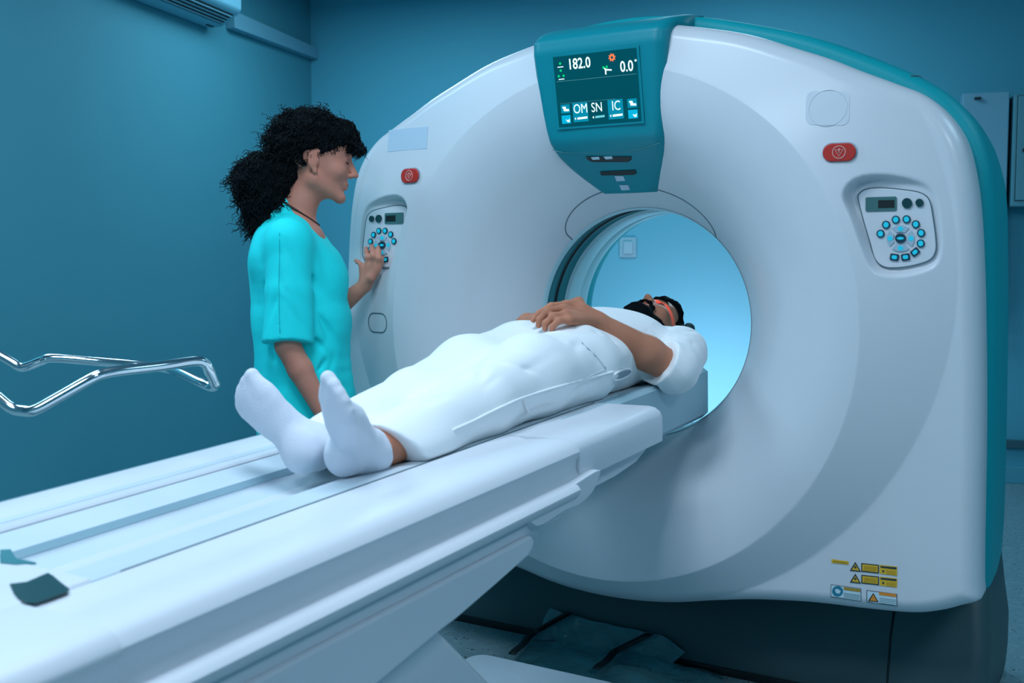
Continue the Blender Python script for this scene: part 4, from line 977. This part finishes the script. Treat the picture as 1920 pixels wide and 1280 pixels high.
# ================================================================== NURSE
FA = math.radians(41); NO = np.array([-.88, -.55, 0]); NS = empty('person', NO, (0, 0, FA - math.pi/2)); tag(NS, 'person in turquoise scrubs with curly black ponytail, one hand on keypad', 'person')
NY = np.array([math.cos(FA), math.sin(FA), 0]); NX = np.array([math.sin(FA), -math.cos(FA), 0])
def nl(p): d = np.asarray(p) - NO; return np.array([d @ NX, d @ NY, d[2]])
HN = Fr((.0, .050, 1.588), rot('Z', -4) @ rot('X', -6), 1.0)
NB = Field((-.36, -.26, 0), (.34, .38, 1.76), .0048)
head(NB, HN)
NB.cone((0, .015, 1.52), (0, -.035, 1.39), .050, .056, .03)
NB.seccone((0, -.03, 1.36), (0, -.02, 1.12), np.array([.145, .088, .05]), np.array([.125, .085, .05]), .05)
NB.seccone((0, -.02, 1.12), (0, -.01, .93), np.array([.125, .085, .05]), np.array([.155, .105, .05]), .05)
nsh = {1: np.array([.165, -.035, 1.345]), -1: np.array([-.165, -.02, 1.345])}
nel = {1: np.array([.205, -.045, 1.045]), -1: np.array([-.215, .030, 1.075])}
nwr = {1: np.array([.215, .070, .815]), -1: nl(PD(684, 535, 3.49))}
for sx in (1, -1):
    NB.cone((sx*.05, -.03, 1.375), nsh[sx], .035, .046, .04); NB.cone(nsh[sx], nel[sx], .044, .036, .02)
    m_ = nel[sx] + (nwr[sx]-nel[sx])*.3; NB.cone(nel[sx], m_, .036, .036, .01); NB.cone(m_, nwr[sx], .036, .0225, .01)
    NB.cone((sx*.08, -.01, .90), (sx*.085, 0, .50), .085, .052, .04); NB.cone((sx*.085, 0, .50), (sx*.085, -.02, .10), .052, .034, .02)
    NB.cone((sx*.085, -.03, .055), (sx*.095, .13, .035), .035, .028, .02)
# near hand, relaxed on the table edge
w = nwr[1]
for j, (dx, l_) in enumerate(((.026, .062), (.009, .070), (-.009, .066), (-.026, .052))):
    k_ = w + np.array([-.010, .055, -.065]) + np.array([dx*.3, dx, 0]) ; NB.cone(w, k_, .017, .013, .012)
    fing(NB, [k_, k_ + np.array([-.008, .018, -.03]), k_ + np.array([-.022, .022, -.055])], .0095, .0075)
NB.path([w + np.array([-.01, .02, -.01]), w + np.array([-.035, .05, -.04]), w + np.array([-.045, .065, -.065])], [.014, .011, .009], .008)
# far hand, flat on the keypad
PFY = PLY - .012
def kp(px, py, y): return nl(PY(px, py, y))
wz = nwr[-1]
chains = [[(709, 500, -.300), (711, 484, -.306), (710, 472, -.288), (709, 464, PFY)],      # index
          [(700, 497, -.304), (700, 480, -.314), (698, 468, -.294), (697, 461, PFY)],
          [(690, 498, -.306), (689, 482, -.312), (687, 472, -.292), (686, 465, PFY)],
          [(680, 505, -.306), (677, 496, -.310), (671, 491, -.298), (667, 488, -.288)]]
for c_, r_ in zip(chains, (.0095, .0098, .0094, .0085)):
    P = [kp(*q) for q in c_]; NB.cone(wz, P[0], .017, .0125, .010); fing(NB, P, r_, r_*.8)
tp = [kp(696, 521, -.310), kp(707, 506, -.300), kp(713, 493, -.285), kp(716, 483, PFY)]
NB.cone(wz, tp[0], .016, .014, .01); fing(NB, tp, .013, .0085)
NB.build('body', M['skin_f'], NS, smooth_it=2)
# scrub top
St = Field((-.36, -.28, .70), (.36, .30, 1.50), .0048)
St.cone((0, -.055, 1.425), (0, -.05, 1.36), .060, .085, .04)
St.seccone((0, -.045, 1.365), (0, -.03, 1.28), np.array([.140, .085, .04]), np.array([.168, .118, .05]), .05, 5)
St.seccone((0, -.03, 1.28), (0, -.005, 1.10), np.array([.168, .118, .05]), np.array([.165, .130, .05]), .05, 7)
St.seccone((0, -.005, 1.10), (0, .010, .76), np.array([.165, .130, .05]), np.array([.195, .155, .05]), .05, 9)
for sx in (1, -1):
    St.ell((sx*.065, .075, 1.235), (.062, .050, .065), .04)
    St.cone((sx*.06, -.04, 1.375), nsh[sx], .042, .060, .05)
    Sl = Field((-.36, -.28, .70), (.36, .30, 1.50), .0048)
    d = nel[sx]-nsh[sx]; Sl.cone(nsh[sx] + np.array([0, 0, -.005]), nsh[sx] + d*.5, .062, .068, .03); Sl.cone(nsh[sx] + d*.5, nsh[sx] + d*1.15, .068, .077, .012)
    Sl.halfspace(nsh[sx] + d*(.98 if sx == 1 else .9), d, .003); union(St, Sl, .012)
St.disp(soft(.005, 41, [22, 24, 16])); St.disp(soft(.002, 43, [60, 60, 30]))
St.disp(folds([((.17, .02, 1.24), (0, 1, -1.3), .10, .010, .009), ((.17, .09, 1.16), (0, 1, -2.0), .08, .010, .008), ((.17, .05, 1.20), (0, 1, -1.1), .10, .013, .010), ((.16, .07, 1.08), (0, 1, -1.6), .10, .013, .012), ((.25, .0, 1.10), (0, -.6, 1), .06, .010, .008), ((.24, -.02, 1.28), (0, .5, -1), .05, .009, .008), ((.16, .0, .98), (0, .8, 1), .08, .012, .010), ((.16, .10, 1.02), (0, .6, 1), .10, .012, .006), ((.15, .06, .94), (0, -.5, 1), .12, .014, .007), ((.17, -.04, 1.28), (0, .5, -1), .06, .010, .006), ((.24, -.08, 1.16), (0, .4, 1), .08, .010, .005), ((.15, -.10, 1.05), (0, -.3, 1), .10, .012, .006), ((.16, .13, 1.12), (0, -.35, 1), .10, .010, .006), ((.15, .10, 1.22), (0, .8, -1.2), .07, .0075, .011), ((.17, .03, 1.06), (0, 1, -1.1), .07, .0075, .011), ((.17, .05, .98), (0, .9, 1), .07, .008, .010), ((.26, -.04, 1.20), (0, 1, -.9), .04, .0075, .009), ((.25, -.09, 1.28), (0, .6, -1), .05, .008, .010), ((.25, .01, 1.16), (0, -.7, 1), .05, .008, .009), ((.13, .15, 1.05), (0, .2, 1), .09, .009, .009), ((.17, .08, .90), (0, .4, 1), .09, .010, .010), ((.15, -.13, 1.12), (0, .3, 1), .12, .010, .010)]))
St.cone((0, .03, 1.52), (0, .02, 1.425), .062, .064, .006, 'cut'); St.cone((0, .03, 1.43), (0, .125, 1.31), .050, .010, .006, 'cut')
St.halfspace((0, 0, .75), (0, 0, -1), .004)
top = St.build('scrub_top', M['scrub'], NS, smooth_it=2)
# sleeve seam down the near sleeve
def nhit(px, py, Fd):
    r = ray(px, py); d = np.array([r @ NX, r @ NY, r[2]]); o = nl(CAM)
    for t in np.arange(2.2, 4.2, .002):
        p = o + d*t; q = np.round((p-Fd.lo)/Fd.vox).astype(int)
        if (q >= 0).all() and (q < Fd.n).all() and Fd.A[tuple(q)] < .001: return p - d*.001
    return None
q = [nhit(a, b, St) for a, b in smooth_poly([(524, 436), (524, 480), (523, 540), (524, 600), (525, 624)], 24, False)]; q = [p for p in q if p is not None]
tube('sleeve_seam', q, .0013, mat('scrub_seam', (.001, .50, .52), .9), top, 6, world=False)
# scrub trousers, shoes
Sp = Field((-.26, -.2, .06), (.26, .22, .96), .006)
Sp.seccone((0, -.01, .93), (0, -.01, .86), np.array([.165, .12, .05]), np.array([.17, .125, .05]), .04, 4)
for sx in (1, -1): Sp.cone((sx*.085, -.01, .86), (sx*.09, 0, .48), .10, .085, .04); Sp.cone((sx*.09, 0, .48), (sx*.09, -.02, .10), .085, .08, .02)
Sp.disp(wr(.006, 51, 30, 30, 20)); Sp.halfspace((0, 0, .085), (0, 0, -1), .004)
Sp.build('scrub_trousers', M['scrub'], NS)
for sx in (1, -1):
    So = Field((sx*.09-.08, -.13, -.01), (sx*.09+.08, .20, .13), .005)
    So.cone((sx*.088, -.05, .045), (sx*.096, .13, .038), .046, .042, .03); So.ell((sx*.092, .04, .065), (.045, .07, .04), .02); So.halfspace((0, 0, .003), (0, 0, -1), .003); So.halfspace((0, -.03, .09), (0, -.3, 1), .006)
    So.build('shoe', M['shoe'], NS)
# necklace cord
cordp = []
for a in np.linspace(0, 2*math.pi, 40)[:-1]:
    cordp.append((.060*math.sin(a), -.018 + .062*math.cos(a) + .004, 1.438 - .040*math.cos(a)))
tube('neck_cord', cordp, .0028, M['cord'], NS, 8, True, world=False)
# hair mass
NHf = Field((-.16, -.28, 1.34), (.16, .24, 1.80), .0045)
e = lambda c, r, k=.02, op='add': NHf.ell(HN(*c), np.array(r), k, op, HN.R)
e((0, -.040, .062), (.094, .122, .104)); e((0, .055, .086), (.078, .066, .054), .03); e((0, .108, .050), (.062, .034, .026), .02)
e((0, -.115, .02), (.07, .05, .07), .03); 
NHf.ell((0, -.132, 1.528), (.076, .082, .086), .03); NHf.ell((0, -.118, 1.450), (.066, .072, .085), .03); NHf.cone((0, -.055, 1.55), (0, -.075, 1.47), .058, .052, .03)
e((0, .11, -.055), (.12, .094, .088), .010, 'cut')
for sx in (1, -1): NHf.ell(HN(sx*.088, -.010, -.012), (.030, .032, .040), .008, 'cut'); NHf.ell(HN(sx*.07, .02, -.085), (.05, .06, .055), .01, 'cut')
NHf.ell((0, .012, 1.42), (.09, .072, .11), .012, 'cut')
NHf.disp(wr(.010, 61, 55, 55, 55)); NHf.disp(wr(.006, 62, 120, 120, 120))
hair = NHf.build('hair', M['hair'], NS, smooth_it=1)
# curls: many helical strands over the mass
def hair_surface_points(n_):
    A = NHf.A; sh2 = np.argwhere((np.abs(A) < NHf.vox*.8)); r = np.random.RandomState(5); pick = sh2[r.choice(len(sh2), n_, replace=False)]
    gx = np.gradient(A)
    out = []
    for i, j, k in pick:
        g = np.array([gx[0][i, j, k], gx[1][i, j, k], gx[2][i, j, k]]); g /= np.linalg.norm(g)+1e-9; out.append((NHf.lo + NHf.vox*np.array([i, j, k]), g))
    return out
r = np.random.RandomState(9); VV, FF = [], []
for p, g in hair_surface_points(2600):
    tail = p[1] < -.07 and p[2] < 1.56
    flow = np.array([0, -1, -.3]) if not tail else np.array([0, -.5, -1.0]); flow = flow + r.normal(0, .5, 3); flow -= g*(flow @ g); flow /= np.linalg.norm(flow)+1e-9
    b3 = np.cross(g, flow); L = r.uniform(.025, .06); rad_ = r.uniform(.003, .0065); turns = r.uniform(1.2, 2.6); ph = r.uniform(0, 6.28); out_ = r.uniform(-.15, .16) if not tail else r.uniform(-.1, .36)
    if p[2] < HN.o[2] + .020 and p[1] > .035: continue
    if p[2] > HN.o[2] + .12 or p[1] > .08: out_ = r.uniform(-.3, .03); L *= .8
    P = [p - g*.003 + flow*L*t + g*(rad_*math.cos(ph + turns*6.28*t) + out_*L*t*t) + b3*rad_*math.sin(ph + turns*6.28*t) for t in np.linspace(0, 1, 15)]
    v, f = tube_data(P, [.0016*(1-.6*t) for t in np.linspace(0, 1, 15)], 4); o_ = len(VV); VV += v; FF += [tuple(o_+i for i in ff) for ff in f]
mesh('curls', VV, FF, M['hair2'], hair, True, False)
tube('hair_tie', [(.034*math.cos(a), -.098 + .008*math.sin(a)*1, 1.548 + .034*math.sin(a)) for a in np.linspace(0, 6.28, 20)[:-1]], .006, M['black'], hair, 8, True, world=False)
for sx in (1, -1):
    NB_e = [HN(sx*.031, .0775, .012)]
    tube('eyelashes', [HN(sx*.020, .0885, .006), HN(sx*.031, .0905, .003), HN(sx*.044, .084, .007)], [.0012, .0016, .001], M['hair'], NS, 6, world=False)
    tube('eyebrow', [HN(sx*.012, .097, .033), HN(sx*.028, .0955, .038), HN(sx*.046, .081, .034)], [.0025, .003, .0015], M['hair'], NS, 8, world=False)
lp = Field((-.05, .08, 1.48), (.05, .19, 1.58), .002); lp.ell(HN(0, .0885, -.0575), (.018, .0078, .0036), .002, R=HN.R); lp.ell(HN(0, .0865, -.0668), (.016, .0082, .0042), .002, R=HN.R)
lp.build('lips', M['lip'], NS, smooth_it=1)

# ================================================================== LIGHT
def area(name, loc, target, size, power, col, sy=None, spread=180):
    l = bpy.data.lights.new(name, 'AREA'); l.energy = power; l.color = col; l.size = size
    if sy: l.shape = 'RECTANGLE'; l.size_y = sy
    l.spread = math.radians(spread)
    o = bpy.data.objects.new(name, l); COL.objects.link(o); o.location = loc
    o.rotation_euler = (Vector(target)-Vector(loc)).to_track_quat('-Z', 'Y').to_euler(); return o
CW = (.64, .80, .965); CT = (.50, .80, 1.0)
area('ceiling_lamp', (.05, -1.75, 3.05), (.05, -1.75, 0), .8, 36, CW)
area('ceiling_lamp', (.45, -3.5, 3.05), (.45, -3.5, 0), .8, 37, CW)
area('ceiling_lamp', (2.9, -2.2, 3.05), (2.9, -2.2, 0), .8, 34, CW)
area('ceiling_lamp', (-2.1, -1.4, 3.05), (-2.1, -1.4, 0), 1.2, 42, CT)
area('ceiling_lamp', (-2.3, 1.5, 3.05), (-2.3, 1.5, 0), 1.0, 28, CT)
area('ceiling_lamp', (-.5, 2.3, 3.05), (-.5, 2.3, 0), .9, 18, CT)
area('ceiling_lamp', (2.6, .4, 3.05), (2.6, .4, 0), .9, 16, CT)  # added to light the scanner's right side
# work lamp standing low behind the scanner, washing the back wall
def spot(name, loc, target, power, col, size, blend, rad):
    l = bpy.data.lights.new(name, 'SPOT'); l.energy = power; l.color = col; l.spot_size = math.radians(size); l.spot_blend = blend; l.shadow_soft_size = rad
    o = bpy.data.objects.new(name, l); COL.objects.link(o); o.location = loc; o.rotation_euler = (Vector(target)-Vector(loc)).to_track_quat('-Z', 'Y').to_euler(); return o
wt = on_plane(1340, 900, BY, dB); lp_ = wt - BY*1.1; lp_[2] = .12; wt[2] = .35
spot('floor_lamp_light', lp_, wt, 120, (1, .71, .86), 120, 1.0, .15)
area('bore_fill', (0, .62, H+.30), (0, .1, H-.2), .12, 1.6, (.45, .8, 1))  # added fill light that brightens the tunnel lining
# positioning laser: a thin red fan from the top of the bore across the face
l = bpy.data.lights.new('positioning_laser', 'SPOT'); l.energy = 5; l.color = (1, .03, .015); l.spot_size = math.radians(75); l.spot_blend = 0; l.shadow_soft_size = .0008
lo = bpy.data.objects.new('positioning_laser', l); COL.objects.link(lo)
hp_ = HF(0, .10, .018); wp_ = O + np.array([hp_[0], 0, 0]) + T*hp_[1] + N*hp_[2]
src = np.array([.10, wp_[1], H+.335]); lo.location = src; lo.rotation_euler = (0, math.atan2(.10, .3), 0)
l.use_nodes = True; nt = l.node_tree; em = nt.nodes['Emission']; tc = nt.nodes.new('ShaderNodeTexCoord'); sp = nt.nodes.new('ShaderNodeSeparateXYZ')
dv = nt.nodes.new('ShaderNodeMath'); dv.operation = 'DIVIDE'; ab = nt.nodes.new('ShaderNodeMath'); ab.operation = 'ABSOLUTE'; lt = nt.nodes.new('ShaderNodeMath'); lt.operation = 'LESS_THAN'; lt.inputs[1].default_value = .028
nt.links.new(tc.outputs['Normal'], sp.inputs[0]); nt.links.new(sp.outputs['Y'], dv.inputs[0]); nt.links.new(sp.outputs['Z'], dv.inputs[1]); nt.links.new(dv.outputs[0], ab.inputs[0]); nt.links.new(ab.outputs[0], lt.inputs[0]); nt.links.new(lt.outputs[0], em.inputs['Strength'])

w = bpy.data.worlds.new('world'); sc.world = w; w.use_nodes = True; w.node_tree.nodes['Background'].inputs[0].default_value = (.35, .7, .9, 1); w.node_tree.nodes['Background'].inputs[1].default_value = .05
sc.view_settings.view_transform = 'Standard'; sc.view_settings.look = 'None'; sc.view_settings.gamma = 1; sc.view_settings.use_curve_mapping = False
sc.view_settings.exposure = 0.0
sc.cycles.use_denoising = True
try: sc.cycles.denoiser = 'OPENIMAGEDENOISE'
except Exception: pass
sc.cycles.max_bounces = 8; sc.cycles.sample_clamp_indirect = 4
